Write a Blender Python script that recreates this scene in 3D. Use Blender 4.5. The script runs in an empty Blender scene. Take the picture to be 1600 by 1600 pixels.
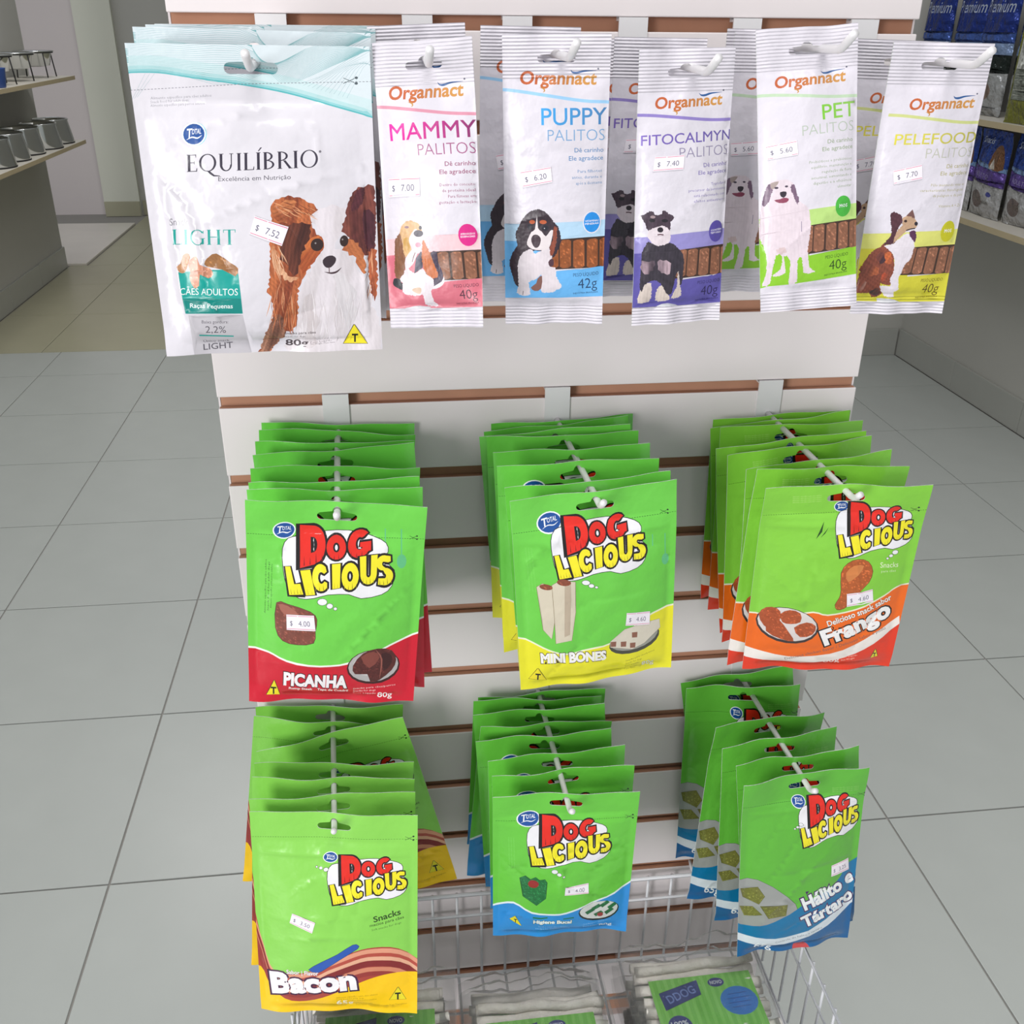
import bpy, bmesh, math, random
import numpy as np
from mathutils import Vector, Matrix
from mathutils.geometry import delaunay_2d_cdt

SC = bpy.context.scene
COL = SC.collection

# ------------------------------------------------------------------ camera, world, lights, exposure
def cam_matrix(loc, yaw, pitch, roll):
    fw = Vector((math.sin(yaw)*math.cos(pitch), math.cos(yaw)*math.cos(pitch), -math.sin(pitch)))
    r = fw.cross(Vector((0, 0, 1))).normalized(); u = r.cross(fw)
    r2 = r*math.cos(roll) + u*math.sin(roll); u2 = -r*math.sin(roll) + u*math.cos(roll)
    m = Matrix((r2, u2, -fw)).transposed().to_4x4(); m.translation = Vector(loc)
    return m
cam = bpy.data.cameras.new('camera'); cam_o = bpy.data.objects.new('camera', cam); COL.objects.link(cam_o)
cam.sensor_width = 36.0; cam.sensor_fit = 'HORIZONTAL'; cam.lens = 36*1543.95/1600; cam.clip_start = .02
cam_o.matrix_world = cam_matrix((.1548, -.8407, 1.2517), .1248, .4613, .0092)
SC.camera = cam_o

W_ = bpy.data.worlds.new('shop_ambient'); SC.world = W_; W_.use_nodes = True
bg = W_.node_tree.nodes['Background']; bg.inputs[0].default_value = (.93, .97, 1.0, 1); bg.inputs[1].default_value = .5
def area(name, loc, target, sx, sy, power, col=(1, 1, 1)):
    l = bpy.data.lights.new(name, 'AREA'); l.shape = 'RECTANGLE'; l.size = sx; l.size_y = sy; l.energy = power; l.color = col
    o = bpy.data.objects.new(name, l); COL.objects.link(o); o.location = loc
    o.rotation_euler = (Vector(target)-Vector(loc)).to_track_quat('-Z', 'Y').to_euler()
    return o
# daylight of the shop front behind and left of the camera (shadows fall to the right), and the row of alike ceiling lamps above the frame
area('shopfront_window_offscreen', (-2.10, -2.75, 1.12), (.28, 0, .85), 1.1, 2.1, 88, (1, .985, .985))
for nm, loc in (('ceiling_lamp_front_offscreen', (.2, -1.1, 2.9)), ('ceiling_lamp_middle_offscreen', (.6, 1.0, 2.9)), ('ceiling_lamp_back_offscreen', (-.6, 3.4, 2.9))):
    area(nm, loc, (loc[0], loc[1]+.001, 0), 1.2, .4, 25, (1, .98, .955))
SC.view_settings.view_transform = 'Standard'; SC.view_settings.look = 'None'
SC.view_settings.gamma = 1; SC.view_settings.use_curve_mapping = False; SC.view_settings.exposure = 0.1

# ------------------------------------------------------------------ helpers
def s2l(c):
    c = np.asarray(c, float)/255.0
    return np.where(c <= .04045, c/12.92, ((c+.055)/1.055)**2.4)
def mat(name, rgb, rough=.5, metal=0., bump=0., bscale=60., spec=.5, coat=0., var=0., vscale=4., attr=None):
    m = bpy.data.materials.new(name); m.use_nodes = True; nt = m.node_tree; b = nt.nodes['Principled BSDF']
    b.inputs['Roughness'].default_value = rough; b.inputs['Metallic'].default_value = metal
    b.inputs['Specular IOR Level'].default_value = spec; b.inputs['Coat Weight'].default_value = coat
    b.inputs['Coat Roughness'].default_value = .12
    tc = nt.nodes.new('ShaderNodeTexCoord')
    if attr:
        a = nt.nodes.new('ShaderNodeVertexColor'); a.layer_name = attr; src = a.outputs['Color']
    else:
        c = nt.nodes.new('ShaderNodeRGB'); c.outputs[0].default_value = (*s2l(rgb), 1); src = c.outputs[0]
    if var:
        n = nt.nodes.new('ShaderNodeTexNoise'); n.inputs['Scale'].default_value = vscale; n.inputs['Detail'].default_value = 5
        nt.links.new(tc.outputs['Object'], n.inputs['Vector'])
        mr = nt.nodes.new('ShaderNodeMapRange'); mr.inputs['To Min'].default_value = 1-var; mr.inputs['To Max'].default_value = 1+var
        nt.links.new(n.outputs['Fac'], mr.inputs['Value'])
        mx = nt.nodes.new('ShaderNodeVectorMath'); mx.operation = 'SCALE'
        nt.links.new(src, mx.inputs[0]); nt.links.new(mr.outputs[0], mx.inputs['Scale']); src = mx.outputs[0]
    nt.links.new(src, b.inputs['Base Color'])
    if bump:
        n = nt.nodes.new('ShaderNodeTexNoise'); n.inputs['Scale'].default_value = bscale; n.inputs['Detail'].default_value = 3
        nt.links.new(tc.outputs['Object'], n.inputs['Vector'])
        bp = nt.nodes.new('ShaderNodeBump'); bp.inputs['Strength'].default_value = bump; bp.inputs['Distance'].default_value = .01 if bump < .9 else .035
        nt.links.new(n.outputs['Fac'], bp.inputs['Height']); nt.links.new(bp.outputs[0], b.inputs['Normal'])
    return m

M = dict(
    slat=mat('white_laminate', (230, 222, 223), .32, spec=.4, var=.015),
    mdf=mat('raw_mdf', (186, 138, 112), .8, var=.12, vscale=40),
    hook=mat('white_enamel', (222, 220, 222), .35),
    film=mat('printed_glossy_film', None, .25, bump=.14, bscale=48, coat=.3, attr='print'),
    film2=mat('printed_satin_film', None, .36, bump=.16, bscale=70, coat=.08, attr='print'),
    paper=mat('price_paper', None, .6, attr='print'),
    card=mat('printed_card', None, .35, attr='print'),
    tile=mat('grey_floor_tile', (169, 173, 170), .3, var=.05, vscale=9, spec=.4),
    tileb=mat('beige_floor_tile', (160, 157, 134), .35, var=.08, vscale=6),
    grout=mat('grout', (142, 139, 135), .9),
    wallg=mat('grey_paint', (172, 171, 166), .75, var=.03),
    wallp=mat('pink_white_paint', (202, 194, 194), .75, var=.02),
    wallc=mat('cream_paint', (205, 206, 194), .75, var=.02),
    skirt=mat('skirting_tile', (160, 161, 156), .3, var=.05),
    marble=mat('white_marble', (214, 208, 200), .25, var=.06, vscale=5),
    shelf=mat('shelf_board', (172, 158, 128), .5, var=.08, vscale=20),
    shelfw=mat('shelf_white', (205, 200, 190), .5),
    steel=mat('stainless_steel', (215, 218, 220), .09, metal=1.0),
    rubber=mat('black_rubber', (38, 38, 40), .7),
    chrome=mat('white_coated_wire', (226, 227, 232), .3),
    foil=mat('printed_foil', None, .2, metal=.45, bump=1.0, bscale=22, attr='print'),
    raw=mat('rawhide', (236, 230, 222), .7, bump=.3, bscale=150, var=.12, vscale=60),
    blue=mat('blue_plastic', (52, 82, 150), .35),
)
def film_clear():
    m = bpy.data.materials.new('clear_film'); m.use_nodes = True; nt = m.node_tree; nt.nodes.clear()
    out = nt.nodes.new('ShaderNodeOutputMaterial'); mix = nt.nodes.new('ShaderNodeMixShader'); t = nt.nodes.new('ShaderNodeBsdfTransparent')
    g = nt.nodes.new('ShaderNodeBsdfGlossy'); g.inputs['Roughness'].default_value = .12
    d = nt.nodes.new('ShaderNodeBsdfDiffuse'); d.inputs[0].default_value = (.8, .8, .8, 1)
    m2 = nt.nodes.new('ShaderNodeMixShader'); m2.inputs[0].default_value = .5
    fr = nt.nodes.new('ShaderNodeFresnel'); fr.inputs[0].default_value = 1.5
    add = nt.nodes.new('ShaderNodeMath'); add.inputs[1].default_value = .06
    n = nt.nodes.new('ShaderNodeTexNoise'); n.inputs['Scale'].default_value = 45; n.inputs['Detail'].default_value = 4
    bp = nt.nodes.new('ShaderNodeBump'); bp.inputs['Strength'].default_value = .8; bp.inputs['Distance'].default_value = .01
    nt.links.new(n.outputs['Fac'], bp.inputs['Height']); nt.links.new(bp.outputs[0], g.inputs['Normal'])
    nt.links.new(fr.outputs[0], add.inputs[0]); nt.links.new(add.outputs[0], mix.inputs[0])
    nt.links.new(g.outputs[0], m2.inputs[1]); nt.links.new(d.outputs[0], m2.inputs[2])
    nt.links.new(t.outputs[0], mix.inputs[1]); nt.links.new(m2.outputs[0], mix.inputs[2]); nt.links.new(mix.outputs[0], out.inputs[0])
    return m
M['clear'] = film_clear()

def ribbed(H):
    """satin film with crimped seals at the head and the foot of the sachet"""
    m = M['film2'].copy(); m.name = 'crimped_film'; nt = m.node_tree; b = nt.nodes['Principled BSDF']
    tc = nt.nodes.new('ShaderNodeTexCoord'); sp = nt.nodes.new('ShaderNodeSeparateXYZ'); nt.links.new(tc.outputs['Object'], sp.inputs[0])
    def mth(op, a, v):
        n = nt.nodes.new('ShaderNodeMath'); n.operation = op
        if isinstance(a, float): n.inputs[0].default_value = a
        else: nt.links.new(a, n.inputs[0])
        if isinstance(v, float): n.inputs[1].default_value = v
        else: nt.links.new(v, n.inputs[1])
        return n.outputs[0]
    z = sp.outputs['Z']; s = nt.nodes.new('ShaderNodeMath'); s.operation = 'SINE'; nt.links.new(mth('MULTIPLY', z, 2*math.pi/.0021), s.inputs[0])
    k = mth('ADD', mth('GREATER_THAN', z, -.0255), mth('LESS_THAN', z, -(H-13)*.001)); h = mth('MULTIPLY', s.outputs[0], k)
    bp = nt.nodes.new('ShaderNodeBump'); bp.inputs['Strength'].default_value = .55; bp.inputs['Distance'].default_value = .0006
    nt.links.new(h, bp.inputs['Height']); old = b.inputs['Normal'].links[0].from_socket; nt.links.new(old, bp.inputs['Normal']); nt.links.new(bp.outputs[0], b.inputs['Normal'])
    return m
def tag(o, label=None, cat=None, group=None, kind=None):
    if label: o['label'] = label
    if cat: o['category'] = cat
    if group: o['group'] = group
    if kind: o['kind'] = kind
    return o
def link(name, data, parent=None, loc=None, rot=None):
    o = bpy.data.objects.new(name, data); COL.objects.link(o)
    if parent: o.parent = parent
    if loc is not None: o.location = loc
    if rot is not None: o.rotation_euler = rot
    return o
def empty(name, loc=(0, 0, 0), rot=(0, 0, 0)):
    o = link(name, None, None, loc, rot); o.empty_display_size = .02
    return o
def mesh(name, verts, faces, mats, smooth=False, fm=None):
    me = bpy.data.meshes.new(name); me.from_pydata([tuple(v) for v in verts], [], [tuple(f) for f in faces])
    for m in (mats if isinstance(mats, (list, tuple)) else [mats]): me.materials.append(m)
    if fm is not None: me.polygons.foreach_set('material_index', fm)
    if smooth: me.polygons.foreach_set('use_smooth', [True]*len(me.polygons))
    me.update(); return me
def box_mesh(name, x0, x1, y0, y1, z0, z1, m, bevel=0., fm=None, mats=None):
    bm = bmesh.new(); bmesh.ops.create_cube(bm, size=1)
    for v in bm.verts: v.co = Vector(((x0+x1)/2+v.co.x*(x1-x0), (y0+y1)/2+v.co.y*(y1-y0), (z0+z1)/2+v.co.z*(z1-z0)))
    if fm:
        bm.normal_update()
        for f in bm.faces: f.material_index = fm(f.normal)
    if bevel: bmesh.ops.bevel(bm, geom=bm.edges[:], offset=bevel, segments=2, profile=.5, affect='EDGES')
    me = bpy.data.meshes.new(name); bm.to_mesh(me); bm.free()
    for mm in (mats or [m]): me.materials.append(mm)
    return me
def box(name, x0, x1, y0, y1, z0, z1, m, parent=None, bevel=0., **k):
    return link(name, box_mesh(name, x0, x1, y0, y1, z0, z1, m, bevel, **k), parent)
def tube_mesh(name, pts, r, m, n=10, closed=False):
    pts = [Vector(p) for p in pts]; V = []; F = []; L = len(pts); up = None
    for i, p in enumerate(pts):
        a = pts[i-1] if (i > 0 or closed) else p; b = pts[(i+1) % L] if (i < L-1 or closed) else p
        d = (b-a).normalized()
        if up is None: up = d.orthogonal().normalized()
        up = (up - d*up.dot(d)).normalized(); s = d.cross(up)
        for k in range(n):
            t = 2*math.pi*k/n; V.append(p + up*(r*math.cos(t)) + s*(r*math.sin(t)))
    for i in range(L if closed else L-1):
        for k in range(n):
            j = (i+1) % L
            F.append((i*n+k, i*n+(k+1) % n, j*n+(k+1) % n, j*n+k))
    if not closed:
        F.append(tuple(range(n))[::-1]); F.append(tuple((L-1)*n+k for k in range(n)))
    return mesh(name, V, F, m, True)
def lathe_mesh(name, prof, m, n=32):
    V = []; F = []
    for r, z in prof:
        for k in range(n):
            t = 2*math.pi*k/n; V.append((r*math.cos(t), r*math.sin(t), z))
    for i in range(len(prof)-1):
        for k in range(n): F.append((i*n+k, i*n+(k+1) % n, (i+1)*n+(k+1) % n, (i+1)*n+k))
    F.append(tuple(range(n))[::-1]); F.append(tuple((len(prof)-1)*n+k for k in range(n)))
    return mesh(name, V, F, m, True)

# ------------------------------------------------------------------ room shell
floor = box('floor', -3.2, 2.5, -1.7, 7.2, -.05, -.003, M['grout']); tag(floor, kind='structure')
G = .0017; T = .44; tcache = {}
def tile_at(x0, x1, y0, y1, m, parent):
    key = (round(x1-x0, 4), round(y1-y0, 4), m.name)
    if key not in tcache: tcache[key] = box_mesh('tile', 0, x1-x0, 0, y1-y0, -.006, 0, m, .0008)
    link('tile', tcache[key], parent, (x0, y0, 0))
def tiles(xs, ys, m, parent):
    for a, b in zip(xs[:-1], xs[1:]):
        for c, d in zip(ys[:-1], ys[1:]):
            if b-a > .02 and d-c > .02: tile_at(a+G, b-G, c+G, d-G, m, parent)
XS = [-1.625]+[.98+T*k for k in range(-5, 3)]+[2.258]
YS = [.387+T*k for k in range(-4, 7)]+[3.34]
tiles(XS, YS, M['tile'], floor)
XB = [-1.625, -1.30, -.70, -.10]; tiles([x for x in XB], [3.34, 3.94, 4.54, 5.0], M['tileb'], floor)
tiles([-1.53, -1.30, -.70, -.10], [5.0, 5.54, 6.14, 6.6], M['tileb'], floor)
sill = box('door_sill', -2.7, -1.535, 5.0, 6.25, -.003, .012, M['marble'], None, .003); tag(sill, kind='structure')
def wall(name, x0, x1, y0, y1, z1, m): return tag(box(name, x0, x1, y0, y1, -.003, z1, m), kind='structure')
wall('wall_right', 2.272, 2.4, -1.7, 3.0, 3.0, M['wallg'])
wall('wall_back', .1, 2.272, 2.985, 3.1, 3.0, M['wallg'])
wall('wall_passage', -.1, .1, 2.985, 6.75, 3.0, M['wallg'])
wall('wall_left', -1.78, -1.64, -1.7, 4.97, 3.0, M['wallg'])
wall('wall_far', -3.2, -1.80, 6.68, 6.8, 3.0, M['wallp'])
wall('wall_pilaster', -1.80, -1.56, 6.58, 6.8, 3.0, M['wallc'])
wall('wall_far_side', -1.56, -.1, 6.62, 6.8, 3.0, M['wallg'])
def skirting(name, horiz, a, b, c, th, h, m):
    e = empty(name); tag(e, kind='structure'); n = max(1, round((b-a)/.44)); d = (b-a)/n
    for i in range(n):
        s, t = a+i*d+.001, a+(i+1)*d-.001
        if horiz: box('skirting_tile', s, t, min(c, c+th), max(c, c+th), 0, h, m, e, .002)
        else: box('skirting_tile', min(c, c+th), max(c, c+th), s, t, 0, h, m, e, .002)
skirting('baseboard_right', False, .3, 2.972, 2.272, -.012, .112, M['skirt'])
skirting('baseboard_back', True, .3, 2.258, 2.985, -.012, .112, M['skirt'])
skirting('baseboard_left', False, 2.2, 4.97, -1.64, .012, .112, M['skirt'])
skirting('baseboard_far', True, -1.55, -.1, 6.62, -.012, .10, M['tileb'])
skirting('baseboard_pilaster', True, -1.80, -1.56, 6.58, -.012, .10, M['tileb'])

# ------------------------------------------------------------------ slatted display panel
PW = .5865; P = .075; Z0 = 1.25; GR = .0105
def gz(n): return Z0-P*n
panel = empty('slatwall_stand', (PW/2, .02, 0))
tag(panel, 'tall white slatted display stand with brown grooves holding the hanging treats', 'display stand')
def pbox(name, x0, x1, y0, y1, z0, z1, m, bevel=0., **k):
    return box(name, x0-PW/2, x1-PW/2, y0-.02, y1-.02, z0, z1, m, panel, bevel, **k)
pbox('backing_board', .0012, PW-.0012, .009, .016, .09, 1.62, M['mdf'])
sm = box_mesh('slat', -PW/2, PW/2, -.02, -.0125, -(P-GR)/2, (P-GR)/2, None, .0009, mats=[M['slat'], M['mdf']], fm=lambda n: 1 if abs(n.z) > .9 else 0)
web = box_mesh('slat_web', -PW/2+.001, PW/2-.001, -.0125, -.011, -(P-GR)/2+.007, (P-GR)/2-.007, M['mdf'])
for n in range(-5, 15):
    zc = gz(n)-P/2
    if zc > 1.6: continue
    s = link('slat', sm, panel, (0, 0, zc)); link('slat_web', web, s)
pbox('side_edge', -.0005, .0011, .0085, .0165, .09, 1.62, M['slat']); pbox('side_edge', PW-.0011, PW+.0005, .0085, .0165, .09, 1.62, M['slat'])
pbox('rear_panel', 0, PW, .0165, .05, .09, 1.62, M['slat'], .001)
pbox('kick_plate', 0, PW, .0, .05, .03, .09, M['slat'], .001)
for x in (.06, PW-.06): pbox('foot', x-.02, x+.02, -.14, .20, 0, .03, M['hook'], .004)

# ------------------------------------------------------------------ print engine: flat shapes cut into one printed sheet
_gl = {}
def glyph(s, bold=0., res=4):
    key = (s, bold, res)
    if key in _gl: return _gl[key]
    cu = bpy.data.curves.new('t', 'FONT'); cu.body = s; cu.size = 1; cu.resolution_u = res; cu.offset = bold; cu.dimensions = '2D'; cu.fill_mode = 'FRONT'
    o = bpy.data.objects.new('t', cu); COL.objects.link(o); dg = bpy.context.evaluated_depsgraph_get(); dg.update()
    me = o.evaluated_get(dg).to_mesh()
    v = np.array([(p.co.x, p.co.y) for p in me.vertices]) if len(me.vertices) else np.zeros((0, 2)); cnt = {}
    for p in me.polygons:
        for k in p.edge_keys: cnt[k] = cnt.get(k, 0)+1
    segs = np.array([[v[a], v[b]] for (a, b), c in cnt.items() if c == 1])
    o.evaluated_get(dg).to_mesh_clear(); bpy.data.objects.remove(o); bpy.data.curves.remove(cu)
    _gl[key] = segs; return segs
CAP = glyph('H')[:, :, 1].max()
def homog(src, dst):
    A = []
    for (x, y), (u, v) in zip(src, dst):
        A.append([x, y, 1, 0, 0, 0, -u*x, -u*y, -u]); A.append([0, 0, 0, x, y, 1, -v*x, -v*y, -v])
    return np.linalg.svd(np.array(A, float))[2][-1].reshape(3, 3)
def happly(H, p):
    p = np.asarray(p, float); q = np.concatenate([p, np.ones(p.shape[:-1]+(1,))], -1) @ H.T
    return q[..., :2]/q[..., 2:3]
def smooth_poly(p, k=3):
    p = np.asarray(p, float); n = len(p); out = []
    for i in range(n):
        a, b, c, d = p[i-1], p[i], p[(i+1) % n], p[(i+2) % n]
        for t in np.arange(k)/k:
            out.append(.5*((2*b)+(c-a)*t+(2*a-5*b+4*c-d)*t*t+(-a+3*b-3*c+d)*t**3))
    return np.array(out)
def smooth_line(p, k=4):
    p = np.asarray(p, float); q = np.vstack([2*p[0]-p[1], p, 2*p[-1]-p[-2]]); out = []
    for i in range(1, len(q)-2):
        a, b, c, d = q[i-1], q[i], q[i+1], q[i+2]
        for t in np.arange(k)/k:
            out.append(.5*((2*b)+(c-a)*t+(2*a-5*b+4*c-d)*t*t+(-a+3*b-3*c+d)*t**3))
    out.append(p[-1]); return np.array(out)
def frayed(uv, amp):
    """ragged hair outline"""
    q = np.vstack([uv, uv[:1]]); out = []; step = amp*1.1
    for a, b in zip(q[:-1], q[1:]):
        L = np.linalg.norm(b-a); n = max(1, int(L/step))
        for i in range(n): out.append(a+(b-a)*i/n)
    o = np.array(out); d = np.roll(o, -1, 0)-np.roll(o, 1, 0); d /= np.linalg.norm(d, axis=1, keepdims=True)+1e-9
    k = np.arange(len(o)); r = hash2(k*1.7, k*.3+uv[0, 0])
    return o+np.stack([-d[:, 1], d[:, 0]], 1)*((r-.5)*2*amp*np.where(k % 2, 1, .3))[:, None]
def hash2(x, y):
    h = np.sin(x*127.1+y*311.7)*43758.5453
    return h-np.floor(h)
def fur(c, amt=.25, ang=90., fx=1.1, fy=4., c2=None, fuzz=.45, dn=1.0):
    """a photographed coat: colour broken up by fine strands running along ang"""
    c = s2l(c); ca, sa = math.cos(math.radians(ang)), math.sin(math.radians(ang)); d_ = s2l(c2) if c2 is not None else None
    def f(uv):
        a = uv[..., 0]*ca+uv[..., 1]*sa; b = -uv[..., 0]*sa+uv[..., 1]*ca
        n = .6*np.sin(b*2.9/fx+1.3*np.sin(a/fy))+.5*np.sin(b*6.1/fx+2.1*np.sin(a/fy*1.7)+a*.4)+.5*(hash2(np.round(b*2), np.round(a*.5))-.5)
        k = c
        if d_ is not None:
            t = np.clip(.5+.55*np.sin(b*.31+.8*np.sin(a*.11))+.25*np.sin(b*.9+a*.15), 0, 1)[..., None]; k = c*(1-t)+d_*t
        return np.clip(k*(1+amt*n[..., None]), 0, 1)
    f.dense = dn; f.fuzz = fuzz; return f
def speckle(c, amt=.5):
    c = s2l(c)
    def f(uv):
        n = hash2(np.round(uv[..., 0]*1.3), np.round(uv[..., 1]*1.3)); n2 = hash2(np.round(uv[..., 0]*.5+7), np.round(uv[..., 1]*.4))
        k = 1+amt*(n-.5)+amt*.5*(n2-.5)+np.where(n > .93, .9, 0)
        return np.clip(c*k[..., None], 0, 1)
    f.dense = 1.0; return f
def grad(c0, c1, p0, p1):
    c0, c1 = s2l(c0), s2l(c1); p0 = np.asarray(p0, float); d = np.asarray(p1, float)-p0; L = d@d
    def f(uv):
        t = np.clip(((uv-p0)@d)/L, 0, 1)[..., None]; return c0*(1-t)+c1*t
    return f

class Art:
    """a printed sheet W x H millimetres, v up; drawing coordinates go through a homography"""
    def __init__(s, W, H, base, corners=None):
        s.W, s.H = W, H; s.shapes = []; s.base = s.c(base); s.dense = []; s.o = (0, 0); s.k = 1
        s.Hm = homog(corners, [(0, H), (W, H), (W, 0), (0, 0)]) if corners else None
    def c(s, col): return col if callable(col) else s2l(col)
    def at(s, ox, oy, k): s.o = (ox, oy); s.k = k; return s
    def m(s, p):
        p = np.asarray(p, float)
        if s.Hm is None: return p
        return happly(s.Hm, p/s.k+np.array(s.o))
    def add(s, segs, col):
        if len(segs) == 0: return
        s.shapes.append((np.asarray(segs, float), s.c(col)))
    def loop(s, uv): uv = np.asarray(uv); return np.stack([uv, np.roll(uv, -1, 0)], 1)
    def poly(s, pts, col, sm=0, stroke=0, sc=(20, 20, 20)):
        p = smooth_poly(pts, sm) if sm else np.asarray(pts, float); uv = s.m(p)
        if stroke: s._stroke(np.vstack([uv, uv[:1]]), stroke*2, sc)
        fz = getattr(col, 'fuzz', 0) if callable(col) else 0
        if fz: uv = frayed(uv, fz)
        s.add(s.loop(uv), col); return s
    def _stroke(s, uv, w, col):
        d = np.gradient(uv, axis=0); d /= np.linalg.norm(d, axis=1, keepdims=True)+1e-9; n = np.stack([-d[:, 1], d[:, 0]], 1)*w/2
        for i in range(len(uv)-1):
            s.add(s.loop([uv[i]+n[i], uv[i+1]+n[i+1], uv[i+1]-n[i+1], uv[i]-n[i]]), col)
    def line(s, pts, w, col, sm=0, taper=False):
        p = smooth_line(pts, sm) if sm else np.asarray(pts, float); uv = s.m(p)
        d = np.gradient(uv, axis=0); d /= np.linalg.norm(d, axis=1, keepdims=True)+1e-9
        ww = np.full(len(uv), w/2.) if not taper else w/2.*np.maximum(.08, np.sin(np.linspace(0.1, math.pi-.1, len(uv))))
        n = np.stack([-d[:, 1], d[:, 0]], 1)*ww[:, None]
        s.add(s.loop(np.vstack([uv+n, (uv-n)[::-1]])), col); return s
    def dash(s, a, b, n, w, col):
        a, b = np.asarray(a, float), np.asarray(b, float)
        for i in range(n): s.line([a+(b-a)*(i/n), a+(b-a)*((i+.6)/n)], w, col)
        return s
    def ell(s, c, rx, ry, col, rot=0., stroke=0, sc=(20, 20, 20), n=20):
        t = np.linspace(0, 2*math.pi, n, endpoint=False); ca, sa = math.cos(rot), math.sin(rot)
        p = np.stack([c[0]+rx*np.cos(t)*ca-ry*np.sin(t)*sa, c[1]+rx*np.cos(t)*sa+ry*np.sin(t)*ca], 1)
        return s.poly(p, col, 0, stroke, sc)
    def text(s, tx, p0, p1, h, col, bold=0., stroke=0., sc=(20, 20, 20), shear=0., res=3):
        p0, p1 = np.asarray(p0, float), np.asarray(p1, float); g = glyph(tx, bold, res)
        if len(g) == 0: return s
        d = p1-p0; L = np.linalg.norm(d); up = np.array([d[1], -d[0]])/L if s.Hm is not None else np.array([-d[1], d[0]])/L
        x0, x1 = g[:, :, 0].min(), g[:, :, 0].max()
        a, b, e = s.m(p0), s.m(p1), s.m(p0+up*h)
        def place(gg):
            X = ((gg[:, :, 0]-x0)/(x1-x0))[..., None]; Y = (gg[:, :, 1]/CAP)[..., None]
            return a+X*(b-a)+Y*(e-a)+Y*shear*np.linalg.norm(e-a)*(b-a)/np.linalg.norm(b-a)
        if stroke: s.add(place(glyph(tx, bold+stroke, res)), sc)
        s.add(place(g), col); return s
    def letter(s, ch, quad, col, bold=.03, stroke=.05, sc=(20, 20, 20), H=None):
        g = glyph(ch, bold, 4); x0, x1, y0, y1 = g[:, :, 0].min(), g[:, :, 0].max(), g[:, :, 1].min(), g[:, :, 1].max()
        Q = homog([(0, 0), (1, 0), (1, 1), (0, 1)], quad)
        def place(gg):
            p = happly(Q, np.stack([(gg[:, :, 0]-x0)/(x1-x0), (gg[:, :, 1]-y0)/(y1-y0)], -1))
            return s.m(happly(H, p) if H is not None else p)
        return place(g), (place(glyph(ch, bold+stroke, 4)) if stroke else None)
    def sheet(s, hole=None, grid=4., rows=None, pts=None):
        """cut the sheet along every printed outline -> verts, triangles, corner colours"""
        W, H = s.W, s.H; E = []
        nb = int(W/grid)+1; nh = int(H/grid)+1
        bx = np.linspace(0, W, nb+1); by = np.linspace(0, H, nh+1)
        out = [(x, 0) for x in bx[:-1]]+[(W, y) for y in by[:-1]]+[(x, H) for x in bx[:0:-1]]+[(0, y) for y in by[:0:-1]]
        E.append(s.loop(out))
        if hole is not None: E.append(s.loop(hole))
        allsegs = []
        for sg, c in s.shapes:
            lo = sg.min((0, 1)); hi = sg.max((0, 1))
            if hi[0] < 0 or hi[1] < 0 or lo[0] > W or lo[1] > H: continue
            allsegs.append(np.clip(sg, [-.5, -.5], [W+.5, H+.5]))
        E += allsegs; S_ = np.concatenate(E, 0)
        k = np.linalg.norm(S_[:, 0]-S_[:, 1], axis=1) > 2e-3; S_ = S_[k]
        pts = S_.reshape(-1, 2); q = np.round(pts/2e-3).astype(np.int64)
        uq, idx, inv = np.unique(q, axis=0, return_index=True, return_inverse=True); inv = inv.ravel()
        V = [tuple(x) for x in pts[idx]]; ed = inv.reshape(-1, 2); ed = np.unique(np.sort(ed[ed[:, 0] != ed[:, 1]], 1), axis=0)
        gx, gy = np.meshgrid(bx[1:-1], by[1:-1]); extra = [np.stack([gx.ravel()+.13*hash2(gx, gy).ravel(), gy.ravel()+.11*hash2(gy, gx).ravel()], 1)]
        if rows is not None:
            gx, gy = np.meshgrid(np.linspace(.5, W-.5, 10), rows); extra.append(np.stack([gx.ravel(), gy.ravel()], 1))
        if pts is not None: extra.append(np.asarray(pts, float))
        for sg, c in s.shapes:
            dn = getattr(c, 'dense', 0) if callable(c) else 0
            if dn:
                lo = np.maximum(sg.min((0, 1)), 0); hi = np.minimum(sg.max((0, 1)), [W, H])
                gx, gy = np.meshgrid(np.arange(lo[0], hi[0], dn), np.arange(lo[1], hi[1], dn)); p = np.stack([gx.ravel(), gy.ravel()], 1)
                if len(p): extra.append(p[inside(p, sg)]+.017)
        ex = np.concatenate(extra, 0); V += [tuple(x) for x in ex]
        r = delaunay_2d_cdt([Vector(v) for v in V], [tuple(map(int, e)) for e in ed], [], 0, 1e-4, False)
        vv = np.array([(v.x, v.y) for v in r[0]]); ff = np.array([f for f in r[2] if len(f) == 3])
        cen = vv[ff].mean(1)
        ok = (cen[:, 0] > 0) & (cen[:, 0] < W) & (cen[:, 1] > 0) & (cen[:, 1] < H)
        if hole is not None: ok &= ~inside(cen, s.loop(hole))
        ff = ff[ok]; cen = cen[ok]
        cross = (vv[ff[:, 1], 0]-vv[ff[:, 0], 0])*(vv[ff[:, 2], 1]-vv[ff[:, 0], 1])-(vv[ff[:, 1], 1]-vv[ff[:, 0], 1])*(vv[ff[:, 2], 0]-vv[ff[:, 0], 0])
        fl = cross < 0; ff[fl] = ff[fl][:, ::-1]; keep = np.abs(cross) > 1e-7; ff = ff[keep]; cen = cen[keep]
        colr = np.empty((len(ff), 3, 3)); todo = np.arange(len(ff))
        tri = vv[ff]
        for sg, c in reversed(s.shapes):
            if len(todo) == 0: break
            ins = inside(cen[todo], sg)
            sel = todo[ins]
            if len(sel): colr[sel] = c(tri[sel]) if callable(c) else c
            todo = todo[~ins]
        if len(todo): colr[todo] = s.base(tri[todo]) if callable(s.base) else s.base
        return vv, ff, colr
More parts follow.
